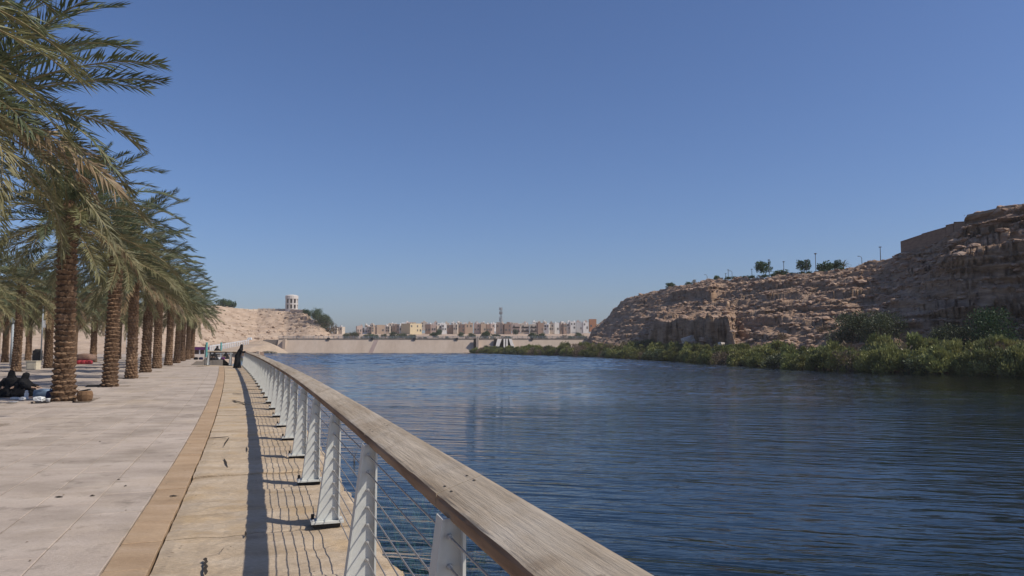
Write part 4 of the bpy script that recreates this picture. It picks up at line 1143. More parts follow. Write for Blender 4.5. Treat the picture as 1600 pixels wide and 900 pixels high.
m1 = MB(); m1.box(Vector((PX(774, DY), DY - .9, zt - 1.4)) - b0, (1.2, 1.3, 3.4), taper=.8); m1.build('side_slot', M['hole'], sp)
si = empty('sluice_tower', (PX(744, DY), DY - 1.2, 0)); tag(si, 'narrow pale sluice with a dark slot in the dam face beside the reeds', 'sluice'); b0 = si.location.copy()
m1 = MB(); m1.box((-.35, -.4, .8), (.7, 1.6, zt + 2.2)); m1.build('slot', M['hole'], si)
m1 = MB(); m1.box((.55, -.4, .8), (.8, 1.9, zt + 2.4)); m1.build('pier', M['concrete'], si)

# ------------------------------------------------------------------ valley behind the dam
yy = np.concatenate([np.linspace(247, 420, 40), np.linspace(425, 700, 30), np.linspace(720, 1600, 14)])
xx = np.concatenate([np.linspace(-420, -130, 12), np.linspace(-125, 110, 90), np.linspace(116, 420, 12)])
Xv, Yv = np.meshgrid(xx, yy)
Zv = np.interp(Yv, [247, 300, 380, 430, 520, 700, 1600], [1.0, 2.2, 5.0, 7.0, 9.0, 11.5, 14])
Zv = Zv + np.clip((Yv - 247) / 30, 0, 1) * (1.3 * fbm(Xv / 16, Yv / 16, 0, 91, 4) + .5 * fbm(Xv / 4, Yv / 4, 0, 92, 3)) * np.clip((460 - Yv) / 60, .05, 1)
tag(link('valley_slope', grid_mesh('valley_slope', Xv, Yv, Zv, M['hill'])), 'stony slope behind the dam below the town', kind='structure')
for i, (px, y0, w, hpx, kd, dep) in enumerate([(552, 524, 15, 12, 'darkbush', 330), (541, 526, 10, 8, 'darkbush', 322), (570, 525, 14, 7, 'darkbush', 310), (584, 525, 16, 8, 'bush', 300), (603, 525, 14, 7, 'scrub', 305), (616, 523, 15, 9, 'darkbush', 340), (628, 524, 14, 8, 'darkbush', 335),
        (686, 518, 9, 7, 'bush', 400), (700, 525, 12, 6, 'darkbush', 300), (730, 524, 9, 8, 'scrub', 300), (742, 526, 14, 5, 'scrub', 295), (760, 525, 16, 11, 'bush', 320), (771, 526, 9, 5, 'darkbush', 310), (785, 526, 14, 6, 'scrub', 300),
        (806, 519, 8, 6, 'darkbush', 420), (832, 525, 12, 8, 'bush', 330), (846, 526, 14, 8, 'bush', 320), (878, 525, 18, 6, 'scrub', 320), (900, 526, 18, 7, 'scrub', 310), (908, 527, 16, 8, 'darkbush', 300), (660, 526, 16, 5, 'scrub', 300), (640, 525, 14, 6, 'darkbush', 310)]):
    k = dep / F; b = P(px, y0 + 1.5, dep)
    zt_ = float(np.interp(dep, [247, 300, 380, 430, 520, 700], [1.0, 2.2, 5.0, 7.0, 9.0, 11.5])); b.z = min(b.z, zt_ + .3)
    side = f'{ordinal(i + 1)} bush along the stony slope behind the dam, {dict(darkbush="dark grey-green", bush="green", scrub="dry brown")[kd]}'
    shrub('valley_bush', kd, b, w * k, (hpx + 3) * k * 1.2, i, side, 'bush', 'bushes on the slope behind the dam')

rr = random.Random(77)
for i in range(26):
    px = 548 + 14.2 * i + rr.uniform(-5, 5); dep = rr.uniform(275, 400); k = dep / F
    zt_ = float(np.interp(dep, [247, 300, 380, 430], [1.0, 2.2, 5.0, 7.0])); kd = rr.choice(['darkbush', 'scrub', 'darkbush', 'bush'])
    shrub('valley_bush', kd, (PX(px, dep), dep, zt_ - .2), rr.uniform(2.5, 5), rr.uniform(2.2, 3.6), i, f'low {dict(darkbush="dark grey-green", bush="green", scrub="dry brown")[kd]} scrub patch above the dam rail, {ordinal(i + 1)} along the dam', 'bush', 'scrub patches above the dam rail')

# ------------------------------------------------------------------ town
WCOL = {'cream': (.55, .46, .36), 'tan': (.46, .34, .24), 'white': (.68, .65, .60), 'pink': (.50, .38, .31), 'brown': (.28, .19, .14), 'yellow': (.58, .47, .29), 'orange': (.42, .20, .10), 'grey': (.45, .44, .43)}
for k_, c_ in WCOL.items(): M['w_' + k_] = plain('house_' + k_, c_, .9, var=.05, sc=.4)
win = MB(); win.box((0, 0, 0), (1.0, .12, 1.3)); WIN = win.mesh('window', M['glass'])
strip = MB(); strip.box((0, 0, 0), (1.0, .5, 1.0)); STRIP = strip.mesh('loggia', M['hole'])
BL = [(519, 527, 514, 523, 'cream'), (526, 535, 512, 523, 'cream'), (557, 566, 511, 519, 'pink'), (566, 574, 513, 520, 'white'), (574, 580, 511, 519, 'pink'), (580, 588, 512, 519, 'tan'), (588, 602, 509, 519, 'tan'), (602, 609, 511, 519, 'cream'),
      (609, 616, 510, 518, 'tan'), (616, 624, 508, 518, 'brown'), (624, 629, 509, 517, 'white'), (629, 637, 507, 517, 'tan'), (637, 663, 507, 520, 'yellow'), (664, 673, 508, 518, 'brown'), (674, 681, 509, 517, 'pink'), (682, 690, 510, 517, 'cream'),
      (690, 698, 508, 517, 'white'), (698, 708, 509, 518, 'brown'), (708, 715, 508, 516, 'cream'), (715, 727, 508, 519, 'brown'), (727, 739, 507, 519, 'tan'), (740, 750, 507, 518, 'pink'), (751, 760, 507, 518, 'tan'), (760, 766, 508, 518, 'brown'),
      (766, 773, 507, 518, 'pink'), (774, 787, 507, 519, 'tan'), (788, 799, 507, 519, 'brown'), (800, 813, 508, 519, 'pink'), (814, 827, 508, 519, 'cream'), (828, 840, 508, 519, 'cream'), (840, 850, 506, 518, 'brown'), (850, 858, 508, 517, 'white'),
      (858, 865, 507, 517, 'cream'), (866, 874, 506, 517, 'white'), (874, 880, 508, 517, 'tan'), (880, 886, 507, 518, 'brown'), (886, 891, 506, 516, 'white'), (891, 900, 504, 515, 'white'), (900, 911, 505, 516, 'grey'), (911, 920, 505, 515, 'white'), (921, 932, 500, 513, 'orange')]
rr = random.Random(31)
def house(px0, px1, yt, yb_, col, dep, lab, grp, skew=None):
    k = dep / F; w = (px1 - px0) * k; hh = (yb_ - yt) * k
    base = P((px0 + px1) / 2, yb_ + 1.5, dep); top = P((px0 + px1) / 2, yt, dep).z
    hh = top - base.z; rz = rr.uniform(-.25, .45) if skew is None else skew
    w_ = w / (math.cos(rz) + .55 * abs(math.sin(rz))); dp = w_ * rr.uniform(.8, 1.3) if skew is None else w_ * .9
    base.z -= 1.5; hh += 1.5
    t = empty('flat_roofed_house', base, rz); tag(t, lab, 'house', grp)
    mt = M['w_' + col]
    mb = MB(); mb.box((0, dp / 2, hh / 2), (w_, dp, hh)); mb.build('wall', mt, t)
    mb = MB()
    pr_h = .55
    for (c_, s_) in (((0, .12, hh + pr_h / 2), (w_ + .1, .24, pr_h)), ((0, dp - .12, hh + pr_h / 2), (w_ + .1, .24, pr_h)), ((-w_ / 2 + .1, dp / 2, hh + pr_h / 2), (.24, dp - .5, pr_h)), ((w_ / 2 - .1, dp / 2, hh + pr_h / 2), (.24, dp - .5, pr_h))): mb.box(c_, s_)
    mb.build('parapet', mt, t)
    if rr.random() < .5:
        s_ = w_ * rr.uniform(.28, .5); mb = MB(); mb.box((rr.uniform(-.25, .25) * w_, dp * .6, hh + .75), (s_, s_, 1.5)); mb.build('roof_room', M['w_white'] if rr.random() < .5 else mt, t)
    if rr.random() < .4:
        mb = MB(); mb.lathe((rr.uniform(-.35, .35) * w_, dp * .3, hh), [(.45, 0), (.5, .4), (.5, .9), (.2, 1.2)], 8); mb.build('water_tank', M['white'], t)
    nw = max(2, int(w_ / 1.9))
    vis = hh - 1.6
    for fl_ in range(2):
        for i in range(nw):
            if rr.random() < .42: continue
            link('window', WIN, t, (-w_ / 2 + w_ * (i + .5) / nw, -.02, 2.2 + vis * (.25 + .45 * fl_)), scale=(rr.uniform(.7, 1.1), 1, rr.uniform(.8, 1.1)))
    return t, w_, hh, dp
for i, (a, b, c_, d, col) in enumerate(BL):
    lab = {12: 'large ochre corner house showing a shaded and a sunlit side', 40: 'tall orange-brown house at the cliff end of the town', 28: 'first of two long cream houses with dark open galleries', 29: 'second of two long cream houses with dark open galleries', 27: 'pinkish house with dark open galleries beside the mast'}.get(i, f'{col} flat-roofed house, {ordinal(i + 1)} along the front of the distant town')
    t, w_, hh, dp = house(a, b, c_, d, col, 455 + rr.uniform(-8, 8) - (10 if i in (12,) else 0), lab, 'houses in the front row of the distant town', R(48) if i == 12 else (0.02 if i in (27, 28, 29) else None))
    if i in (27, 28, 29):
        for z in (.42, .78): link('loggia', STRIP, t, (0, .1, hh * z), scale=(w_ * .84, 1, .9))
for i in range(44):
    px = 524 + i * 9.0 + rr.uniform(-3, 3)
    if px < 556: continue
    yt = np.interp(px, [520, 560, 640, 720, 800, 900], [511, 509, 505, 505.5, 505.5, 503]) + rr.uniform(-1.2, 1.6)
    house(px, px + rr.uniform(5, 10), yt, yt + 7, rr.choice(['white', 'white', 'cream', 'cream', 'pink', 'tan']), 520 + rr.uniform(-10, 60), f'pale house roof peeping over the front row, {ordinal(i + 1)} along the distant town', 'houses in the back row of the distant town')
# mast
d = 430.0; b = P(782.5, 521, d); k = d / F
t = empty('radio_mast', b); tag(t, 'tall grey radio mast with antenna clusters above the town', 'mast')
Hm = (521 - 481) * k
mb = MB()
for q in range(3):
    a = 2 * math.pi * q / 3; mb.tube([(.7 * math.cos(a), .7 * math.sin(a), 0), (.35 * math.cos(a), .35 * math.sin(a), Hm)], .08, 5)
mb.build('mast_leg', M['darkpole'], t)
mb = MB()
for i in range(16):
    z0, z1 = Hm * i / 16, Hm * (i + 1) / 16; r0 = .7 - .35 * i / 16
    for q in range(3):
        a, a2 = 2 * math.pi * q / 3, 2 * math.pi * (q + 1) / 3; mb.tube([(r0 * math.cos(a), r0 * math.sin(a), z0), (r0 * math.cos(a2), r0 * math.sin(a2), z1)], .06, 4)
mb.build('lattice', M['darkpole'], t)
for z, n_ in ((.96, 6), (.80, 6), (.60, 5), (.52, 4)):
    for q in range(n_):
        a = 2 * math.pi * q / n_ + z; mb = MB(); mb.box((.85 * math.cos(a), .85 * math.sin(a), Hm * z), (.22, .35, 1.7), a); mb.build('antenna_panel', M['steelgrey'], t)

# ------------------------------------------------------------------ people
def skin_body(name, joints, edges, mt, root):
    keys = list(joints); me = bpy.data.meshes.new(name)
    me.from_pydata([joints[k][0] for k in keys], [(keys.index(a), keys.index(b)) for a, b in edges], [])
    o = bpy.data.objects.new(name, me); C.objects.link(o)
    o.modifiers.new('skin', 'SKIN'); sb = o.modifiers.new('sub', 'SUBSURF'); sb.levels = 1
    for i, k in enumerate(keys):
        sv = me.skin_vertices[0].data[i]; sv.radius = (joints[k][1],) * 2; sv.use_root = (k == root)
    dg = bpy.context.evaluated_depsgraph_get(); dg.update()
    out = bpy.data.meshes.new_from_object(o.evaluated_get(dg)); out.name = name
    bpy.data.objects.remove(o)
    out.materials.clear(); out.materials.append(mt)
    for p in out.polygons: p.use_smooth = True
    return out
def cloth_loft(rings, mt, folds=9, amp=.04, n=28, seed=0):
    """rings: (x, y, z, rx, ry, fold) from the hem up"""
    rr_ = random.Random(seed); ph_ = [rr_.uniform(0, 6.28) for _ in range(3)]; R_ = []
    for (x, y, z, rx, ry, fo) in rings:
        ring = []
        for q in range(n):
            a = 2 * math.pi * q / n; f = 1 + fo * amp * (math.sin(folds * a + ph_[0]) + .6 * math.sin(5 * a + ph_[1] + z * 3))
            ring.append((x + rx * f * math.cos(a), y + ry * f * math.sin(a), z))
        R_.append(ring)
    mb = MB(); mb.loft(R_); return mb
def hand(J, E, wrist, base, d, up, side, pre):
    """palm and five unequal, slightly curled fingers"""
    d = Vector(d).normalized(); up = Vector(up).normalized(); sd = Vector(side).normalized(); w = Vector(base)
    J[pre + 'palm'] = (w + d * .06, .026); E.append((wrist, pre + 'palm'))
    for i, (o, l) in enumerate(((-.027, .060), (-.009, .072), (.009, .068), (.026, .052))):
        a = w + d * .095 + sd * o; J[f'{pre}f{i}a'] = (a, .0095); J[f'{pre}f{i}b'] = (a + d * l * .55 - up * .010, .0085); J[f'{pre}f{i}c'] = (a + d * l - up * .032, .007)
        E += [(pre + 'palm', f'{pre}f{i}a'), (f'{pre}f{i}a', f'{pre}f{i}b'), (f'{pre}f{i}b', f'{pre}f{i}c')]
    a = w + d * .03 - sd * .035; J[pre + 'ta'] = (a, .011); J[pre + 'tb'] = (a + d * .035 - sd * .02, .009); E += [(pre + 'palm', pre + 'ta'), (pre + 'ta', pre + 'tb')]

# woman leaning on the railing
sW = s_at(50.6); base = rail(sW, -.62, 0); a = heading(sW) - R(90)
t = empty('person', base, a); tag(t, 'person in a long black robe and headscarf leaning on the railing', 'person')
J = {'pelvis': ((.02, 0, .84), .12), 'waist': ((.08, 0, 1.0), .115), 'chest': ((.17, 0, 1.20), .13), 'neck': ((.235, 0, 1.36), .052), 'head': ((.262, 0, 1.46), .088), 'crown': ((.268, 0, 1.545), .075),
     'hl': ((-.0, .09, .80), .095), 'kl': ((-.01, .10, .45), .06), 'al': ((-.06, .10, .07), .04), 'tl': ((.10, .11, .03), .034), 'hr': ((.0, -.09, .80), .095), 'kr': ((.06, -.10, .45), .06), 'ar': ((.05, -.10, .07), .04), 'tr': ((.20, -.11, .03), .034),
     'sl': ((.19, .17, 1.27), .055), 'el': ((.30, .24, 1.07), .042), 'wl': ((.50, .16, 1.10), .03), 'sr': ((.19, -.17, 1.27), .055), 'er': ((.30, -.24, 1.07), .042), 'wr': ((.50, -.16, 1.10), .03)}
E = [('pelvis', 'waist'), ('waist', 'chest'), ('chest', 'neck'), ('neck', 'head'), ('head', 'crown'), ('pelvis', 'hl'), ('hl', 'kl'), ('kl', 'al'), ('al', 'tl'), ('pelvis', 'hr'), ('hr', 'kr'), ('kr', 'ar'), ('ar', 'tr'),
     ('chest', 'sl'), ('sl', 'el'), ('el', 'wl'), ('chest', 'sr'), ('sr', 'er'), ('er', 'wr')]
hand(J, E, 'wl', (.52, .155, 1.10), (1, -.2, -.05), (0, 0, 1), (0, 1, 0), 'lh'); hand(J, E, 'wr', (.52, -.155, 1.10), (1, .2, -.05), (0, 0, 1), (0, -1, 0), 'rh')
link('body', skin_body('body', J, E, M['skin'], 'pelvis'), t)
cloth_loft([(-.01, 0, .02, .27, .26, 1), (0, 0, .10, .245, .24, 1), (0, 0, .45, .20, .21, .7), (.02, 0, .84, .185, .215, .4), (.08, 0, 1.0, .165, .20, .3), (.16, 0, 1.18, .165, .215, .2), (.20, 0, 1.29, .13, .20, .1), (.23, 0, 1.37, .08, .09, 0)], M['black'], seed=2).build('robe', M['black'], t, smooth=True)
for sd in (-1, 1):
    mb = MB(); mb.tube([(.185, .15 * sd, 1.28), (.24, .21 * sd, 1.18), (.30, .245 * sd, 1.065), (.40, .205 * sd, 1.085), (.49, .165 * sd, 1.10)], [.085, .08, .075, .07, .062], 10); mb.build('sleeve', M['black'], t, smooth=True)
cloth_loft([(.20, 0, 1.20, .15, .18, .4), (.215, 0, 1.32, .125, .145, .3), (.235, 0, 1.40, .105, .105, .1), (.248, 0, 1.48, .105, .098, 0), (.255, 0, 1.56, .090, .085, 0), (.26, 0, 1.605, .05, .05, 0), (.26, 0, 1.62, .01, .01, 0)], M['black'], amp=.05, seed=3).build('headscarf', M['black'], t, smooth=True)

def seated(loc, rz, sc, label, group=None, lean=.1, wide=1.0, tall=.86):
    t = empty('person', loc, rz); t.scale = (sc, sc, sc); tag(t, label, 'person', group)
    z = tall
    J = {'pelvis': ((0, 0, .13), .13), 'waist': ((.02, 0, .30), .12), 'chest': ((lean * .7, 0, z * .56), .13), 'neck': ((lean, 0, z * .76), .05), 'head': ((lean * 1.25, 0, z * .87), .085), 'crown': ((lean * 1.3, 0, z * .95), .07),
         'hl': ((.06, .10, .13), .10), 'kl': ((.36, .24, .26), .065), 'al': ((.30, .02, .06), .042), 'hr': ((.06, -.10, .13), .10), 'kr': ((.36, -.24, .26), .065), 'ar': ((.30, -.06, .06), .042),
         'sl': ((lean * .8, .17, z * .66), .055), 'el': ((lean + .10, .23, z * .42), .042), 'wl': ((lean + .30, .16, z * .38), .03), 'sr': ((lean * .8, -.17, z * .66), .055), 'er': ((lean + .10, -.23, z * .42), .042), 'wr': ((lean + .30, -.16, z * .38), .03)}
    E = [('pelvis', 'waist'), ('waist', 'chest'), ('chest', 'neck'), ('neck', 'head'), ('head', 'crown'), ('pelvis', 'hl'), ('hl', 'kl'), ('kl', 'al'), ('pelvis', 'hr'), ('hr', 'kr'), ('kr', 'ar'), ('chest', 'sl'), ('sl', 'el'), ('el', 'wl'), ('chest', 'sr'), ('sr', 'er'), ('er', 'wr')]
    hand(J, E, 'wl', (lean + .32, .155, z * .38), (1, -.2, -.1), (0, 0, 1), (0, 1, 0), 'lh'); hand(J, E, 'wr', (lean + .32, -.155, z * .38), (1, .2, -.1), (0, 0, 1), (0, -1, 0), 'rh')
    link('body', skin_body('body', J, E, M['skin'], 'pelvis'), t)
    cloth_loft([(.14, 0, .01, .42 * wide, .40, 1), (.14, 0, .12, .39 * wide, .37, 1), (.11, 0, .28, .30 * wide, .31, .8), (lean * .6, 0, z * .46, .23 * wide, .26, .5), (lean * .8, 0, z * .62, .19, .235, .3), (lean * .95, 0, z * .71, .13, .17, .2), (lean, 0, z * .78, .085, .09, 0)], M['black'], amp=.05, seed=int(loc[0] * 7) % 50).build('robe', M['black'], t, smooth=True)
    for sd in (-1, 1):
        mb = MB(); mb.tube([(lean * .8, .15 * sd, z * .66), (lean + .06, .225 * sd, z * .5), (lean + .11, .24 * sd, z * .42), (lean + .22, .2 * sd, z * .395), (lean + .30, .165 * sd, z * .385)], [.085, .085, .08, .075, .07], 10); mb.build('sleeve', M['black'], t, smooth=True)
    cloth_loft([(lean * .9, 0, z * .66, .14, .19, .3), (lean, 0, z * .75, .11, .13, .2), (lean * 1.15, 0, z * .82, .105, .105, .1), (lean * 1.22, 0, z * .90, .105, .098, 0), (lean * 1.25, 0, z * .97, .08, .078, 0), (lean * 1.25, 0, z * 1.01, .02, .02, 0)], M['black'], seed=3).build('headscarf', M['black'], t, smooth=True)
    return t
GY = PG(20, 622).y
# the group on the mat beside the first palm
g = PG(9, 620.5)
seated((g.x, g.y + .25, .012), R(-70), 1.0, 'person in black robe sitting upright on the mat near the scaly palm', None, .06, 1.05, .80)
g = PG(26, 620)
seated((g.x - .03, g.y + .05, .012), R(5), 1.0, 'person in black robe hunched forward on the mat beside the white bottle', None, .20, 1.12, .74)
g0, g1 = PG(-30, 629), PG(84, 616)
mb = MB(); mb.box(((g0.x + g1.x) / 2 + .1, (g0.y + g1.y) / 2 + .25, .007), (g1.x - g0.x - .3, 1.5, .010), -.05); o = mb.build('picnic_mat', M['mat']); tag(o, 'pinkish brown picnic mat spread on the paving under the black-robed people', 'mat')
def item(mb, name, mt, px, py, label, cat, rz=0, z=.013, smooth=False, dy=0, group=None):
    g = PG(px, py, z); t = mb.build(name, mt, None, (g.x, g.y + dy, z), smooth=smooth); t.rotation_euler.z = rz; tag(t, label, cat, group); return t
mb = MB(); mb.lathe((0, 0, 0), [(.05, 0), (.055, .02), (.055, .17), (.04, .20)], 12)
t = item(mb, 'flask', M['white'], 41, 624, 'white flask standing on the mat before the black robe', 'flask', smooth=True)
mb = MB(); mb.lathe((0, 0, .20), [(.042, 0), (.042, .05), (.02, .065)], 12); mb.build('cap', M['white'], t)
def soft_bag(w, d, h_, seed, folds=.1):
    bmx = bmesh.new(); bmesh.ops.create_cube(bmx, size=1.0); bmesh.ops.subdivide_edges(bmx, edges=bmx.edges, cuts=4, use_grid_fill=True)
    rr_ = random.Random(seed); mbx = MB()
    for v_ in bmx.verts:
        p = v_.co.copy(); l = max(abs(p.x), abs(p.y), abs(p.z)); q = p.normalized() * .5 * 1.15; p = p.lerp(q, .45)
        nz = fbm(np.array([p.x * 4 + seed]), np.array([p.y * 4]), np.array([p.z * 4]), seed, 3)[0]
        p = p * (1 + folds * 2 * nz); v_.co = Vector((p.x * w, p.y * d, max(0, (p.z + .5)) * h_ * (1 - .12 * abs(p.x) * 2)))
    vs = [v_.co.copy() for v_ in bmx.verts]; bmx.verts.index_update(); fs = [tuple(q.index for q in f.verts) for f in bmx.faces]; bmx.free(); mbx.add(vs, fs); return mbx
item(soft_bag(.52, .35, .27, 1), 'cloth_bag', M['bluebag'], 60, 622, 'grey-blue cloth bag slumped on the mat beside the flask', 'bag', dy=.25, smooth=True)
t = item(soft_bag(.34, .26, .30, 2, .04), 'cooler_bag', M['navy'], 80, 625, 'navy blue cooler bag leaning at the palm trunk', 'bag', dy=.1, smooth=True)
mb = MB(); mb.tube([(-.10, -.02, .28), (-.06, -.02, .36), (.06, -.02, .36), (.10, -.02, .28)], .012, 6); mb.build('handle', M['navy'], t)
item(soft_bag(.26, .22, .14, 3, .16), 'plastic_bag', M['white'], 61, 627, 'crumpled white plastic bag on the mat edge before the blue bag', 'bag', smooth=False)
mb = MB(); mb.lathe((0, 0, 0), [(.045, 0), (.058, .09), (.06, .10), (.05, .098)], 10); item(mb, 'paper_cup', M['white'], 75, 628, 'white cup standing before the navy cooler bag', 'cup', smooth=True)
mb = MB(); mb.lathe((0, 0, 0), [(.09, 0), (.13, .02), (.135, .028), (.09, .012), (.01, .01)], 14); t = item(mb, 'plate', M['white'], 20, 629, 'white plate on the front edge of the mat', 'plate', smooth=True)
item(soft_bag(.20, .12, .07, 5, .12), 'food_box', M['white'], 23, 624, 'small white food box on the mat by the black robe', 'box')
item(soft_bag(.18, .14, .09, 6, .14), 'tissue_bag', M['white'], 36, 625, 'small pale tissue packet next to the flask', 'packet')
# basket
g = PG(128.5, 627)
t = empty('wicker_basket', (g.x, g.y + .12, 0), .1); tag(t, 'brown wicker basket standing against the scaly palm trunk', 'basket')
mb = MB(); n_ = 20; rings = []
for (sx, sy, z) in ((.17, .13, 0), (.20, .15, .06), (.215, .165, .18), (.19, .15, .27), (.175, .135, .29), (.16, .12, .285), (.15, .11, .12)):
    rings.append([(sx * math.cos(2 * math.pi * q / n_) * (1 + .02 * (q % 2)), sy * math.sin(2 * math.pi * q / n_) * (1 + .02 * (q % 2)), z) for q in range(n_)])
mb.loft(rings); mb.build('basket_body', M['wicker'], t)
mb = MB(); mb.box((-.01, 0, .305), (.27, .17, .035), 0, 0, .9, Matrix.Rotation(-.18, 3, 'Y')); mb.build('lid', M['black'], t)
mb = MB(); mb.tube([(-.19, 0, .22), (-.22, 0, .30), (-.15, -.03, .33)], .012, 6); mb.build('handle', M['wicker'], t)
# dark kerb beside the second trunk
mb = MB(); g = PG(149, 604); mb.box((0, 0, .03), (.62, .12, .06)); o = mb.build('dark_kerb', M['darksteel'], None, (g.x, g.y, .003)); tag(o, 'short dark kerb strip on the paving beside the second palm trunk', 'kerb')
# grove things: red cushions with a brown blanket, cream box, poles, signs
g = PG(132, 569)
t = empty('cushion_stack', (g.x, g.y, 0)); tag(t, 'red cushions heaped under a brown blanket among the palms', 'cushions')
for i, x in enumerate((-.35, .05, .42)):
    m1 = soft_bag(.40, .5, .32, 10 + i, .03); o = m1.build('cushion', M['red'], t, (x, -.1, 0), True)
m1 = soft_bag(1.35, .9, .62, 14, .10); m1.build('blanket', M['brownblanket'], t, (-.15, .45, .22), True)
g = PG(52, 578); mb = MB(); mb.box((0, 0, .28), (.62, .5, .5)); mb.box((0, 0, .55), (.68, .56, .05))
t = mb.build('utility_box', M['cream'], None, (g.x, g.y, 0)); tag(t, 'cream utility box standing among the palm trunks', 'box')
mb = MB(); mb.box((0, -.256, .28), (.5, .014, .4)); mb.build('door', M['cream'], t)
for i, (px, yb_, yt, w, hd, lb) in enumerate([(17, 572, 505, .20, 0, 'thick pale grey lamp column before the second row palms'), (63.5, 566, 470, .13, 1, 'slim grey pole with a white sign plate beside a dark trunk'), (163, 558, 500, .10, 1, 'slim pole with a square white sign between two trunks'),
        (197, 552, 518, .10, 1, 'slim pole with a white sign beside the second promenade trunk'), (229, 553, 530, .10, 1, 'short pole with a small white sign farther along the grove')]):
    g = PG(px, yb_); hh = max(2.0, (yb_ - yt) / F * g.y)
    t = empty('sign_pole' if hd else 'lamp_column', (g.x, g.y, 0)); tag(t, lb, 'sign' if hd else 'lamp', 'poles in the palm grove')
    mb = MB(); mb.tube([(0, 0, 0), (0, 0, hh)], [w / 2, w / 2 * .8], 8); mb.build('pole', M['greypole'], t, smooth=True)
    if hd:
        mb = MB(); mb.box((.22, -.02, hh * {0: .7, 1: .62, 2: .62, 3: .93, 4: .93}[i]), (.42, .04, .62)); mb.build('sign_plate', M['white'], t)
    else:
        mb = MB(); mb.lathe((0, 0, hh), [(.12, 0), (.2, .05), (.2, .35), (.05, .42)], 10); mb.build('lamp_head', M['greypole'], t)
mb = MB(); g = PG(58, 566); mb.box((0, 0, .55), (.6, .5, 1.0)); mb.lathe((0, 0, 1.05), [(.3, 0), (.2, .12)], 8); o = mb.build('litter_bin', M['darksteel'], None, (g.x, g.y, 0)); tag(o, 'dark litter bin by the slim sign pole in the grove', 'bin')
# people far along the promenade, by the low white bench
g = PG(345, 560.5); 
t = empty('white_bench', (g.x, g.y, 0)); tag(t, 'low white bench across the promenade end behind the seated people', 'bench')
mb = MB(); mb.box((0, 0, .60), (2.5, .35, .07)); mb.build('seat', M['white'], t)
for x in (-1.1, 0, 1.1): mb = MB(); mb.box((x, 0, .28), (.08, .28, .56)); mb.build('leg', M['white'], t)
for i, (px, py, sc, rz, lb) in enumerate([(333, 559, 1.25, 60, 'person in black sitting highest, behind the low white bench'), (329, 562, .95, -60, 'person in black seated at the open end of the white bench'), (337, 562.4, 1.0, -100, 'person in black seated in the middle before the white bench'), (355, 561, .95, -120, 'person in black seated before the white bench close to the railing')]):
    g = PG(px, py); seated((g.x, g.y + (.9 if i == 0 else -.2), .35 if i == 0 else 0), R(rz), sc, lb, 'people seated at the promenade end', .08, 1.1, .84)
for i, (px, c_, lb) in enumerate(((306, M['black'], 'dark bundle lying apart on the paving at the promenade end'), (314, M['navy'], 'dark blue bundle beside the seated people'), (348, M['purple'], 'purple bundle on the paving before the white bench'), (341, M['white'], 'white bag among the seated people'))):
    item(soft_bag(.38, .3, .26, 30 + i, .1), 'cloth_bundle', c_, px, 562, lb, 'bundle', z=.003, smooth=True, group='bundles by the seated people')
for px, yt, yb_, mt, lb, w in ((322.5, 536, 558, M['teal'], 'teal post at the open end of the white bench', .13), (345, 536, 558, M['teal'], 'teal post in the middle of the white bench', .10), (320, 540, 571, M['darkpole'], 'thin dark stake standing on the promenade before the teal post', .035)):
    g = PG(px, yb_); hh = (yb_ - yt) / F * g.y; t = empty('play_post', (g.x, g.y, 0)); tag(t, lb, 'post')
    mb = MB(); mb.tube([(0, 0, 0), (0, 0, hh)], w, 8); mb.build('pole', mt, t); mb = MB(); mb.lathe((0, 0, hh), [(w * 1.25, 0), (w * 1.25, .05), (.01, .08)], 8); mb.build('cap', mt, t)
# purple booth and the roadside fence beyond
d = 118.0; b = P(310, 550, d); t = empty('purple_booth', (b.x, b.y, -.1)); tag(t, 'low booth with a dark purple fascia beyond the promenade', 'booth')
mb = MB(); mb.box((0, 0, 1.0), (2.75, 1.6, .45)); mb.build('fascia', M['purple'], t)
for x in (-1.3, -.45, .45, 1.3): mb = MB(); mb.box((x, -.6, .39), (.14, .14, .78)); mb.build('support', M['white'], t)
mb = MB(); mb.box((0, .5, .39), (2.5, .3, .76)); mb.build('counter', M['brownblanket'], t)
pts = []
for i in range(22):
    u = i / 21; px = 328 + 60 * u; d = 122 + 42 * u; pts.append(P(px, 546.5 - 11 * u, d))
t = empty('roadside_fence', pts[0]); tag(t, 'white picket fence climbing along the road towards the hill', 'fence'); b0 = pts[0].copy()
pk = MB(); pk.box((0, 0, -.2), (.16, .16, 1.9)); pkm = pk.mesh('picket', M['white'])
for q in pts: link('picket', pkm, t, q - b0)
mb = MB(); mb.tube([q - b0 + Vector((0, 0, .55)) for q in pts], .06, 4); mb.build('fence_rail', M['white'], t)
mb = MB()
for a_, b_ in zip(pts[:-1], pts[1:]):
    mb.add([a_ + Vector((-1, -.5, -.3)) , b_ + Vector((-1, -.5, -.3)), b_ + Vector((3, 3, -.3)), a_ + Vector((3, 3, -.3)), a_ + Vector((-1, -1, -4)), b_ + Vector((-1, -1, -4))], [(0, 1, 2, 3), (4, 5, 1, 0)])
tag(mb.build('road_embankment', M['sand']), 'pale road embankment beyond the promenade', kind='structure')
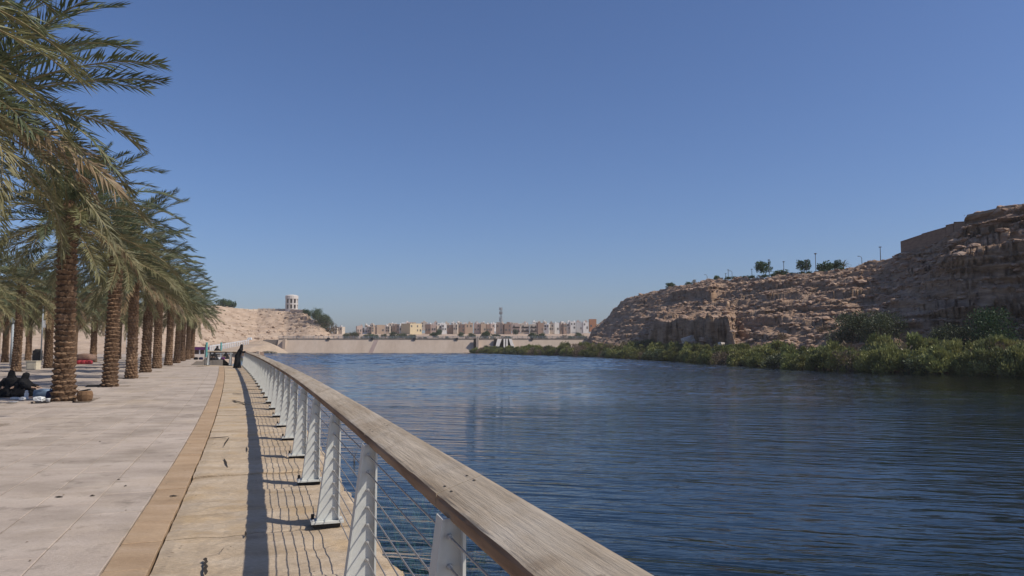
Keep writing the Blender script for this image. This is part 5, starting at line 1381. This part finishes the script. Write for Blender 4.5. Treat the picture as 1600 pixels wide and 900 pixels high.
v_ = P(390, 531.2, 168); mb = MB(); mb.box((0, 0, .3), (.95, .6, .5), taper=.8); o = mb.build('white_boulder', M['white'], None, v_); tag(o, 'small white block beside the top of the road fence', 'block')

# ------------------------------------------------------------------ water weed along the quay
rr = random.Random(55); mb = MB()
for i in range(1700):
    s = rr.uniform(4, 26) ; q = .38 + 2.3 * rr.random() ** 1.4; b = rail(s, q, -2.7)
    hgt = rr.uniform(.9, 1.39)
    for k in range(4):
        p = b + Vector((rr.uniform(-.1, .1), rr.uniform(-.1, .1), 0)); dx, dy = rr.uniform(-.35, .35), rr.uniform(-.35, .35)
        w = rr.uniform(.012, .03); a = rr.uniform(0, 3.14); W = Vector((math.cos(a) * w, math.sin(a) * w, 0)); tp = p + Vector((dx, dy, hgt))
        md = p + Vector((dx * .3, dy * .3, hgt * .6))
        mb.add([p - W, p + W, md + W, md - W], [(0, 1, 2, 3)]); mb.add([md - W, md + W, tp], [(0, 1, 2)])
tag(mb.build('water_weed', M['weed']), 'green water weed growing beside the quay', kind='stuff')
for i, (px, py) in enumerate(((579, 690), (568, 700), (553, 700))):
    g = PG(px, py + 22, WATER); mb = MB()
    for k in range(4):
        a = rr.uniform(0, 6.28); mb.tube([(0, 0, -.4), (.03 * math.cos(a), .03 * math.sin(a), .15), (.16 * math.cos(a), .16 * math.sin(a), rr.uniform(.3, .5))], [.005, .004, .002], 4)
    o = mb.build('water_stalk', M['bark'], None, g); tag(o, 'thin bare stalk sticking out of the water beyond the railing', 'stalk', 'stalks in the water')
# ------------------------------------------------------------------ haze
HAZE = 0.00025
if HAZE:
    mb = MB(); mb.box((0, 450, 27), (1300, 1300, 66))
    hm = bpy.data.materials.new('haze'); hm.use_nodes = True; nt = hm.node_tree
    nt.nodes.remove(nt.nodes["Principled BSDF"])
    pv = nt.nodes.new("ShaderNodeVolumePrincipled"); pv.inputs["Density"].default_value = HAZE; pv.inputs["Color"].default_value = (.95, .91, .89, 1); pv.inputs["Anisotropy"].default_value = 0.0
    nt.links.new(pv.outputs[0], nt.nodes["Material Output"].inputs["Volume"])
    tag(mb.build('haze', hm), kind='stuff')
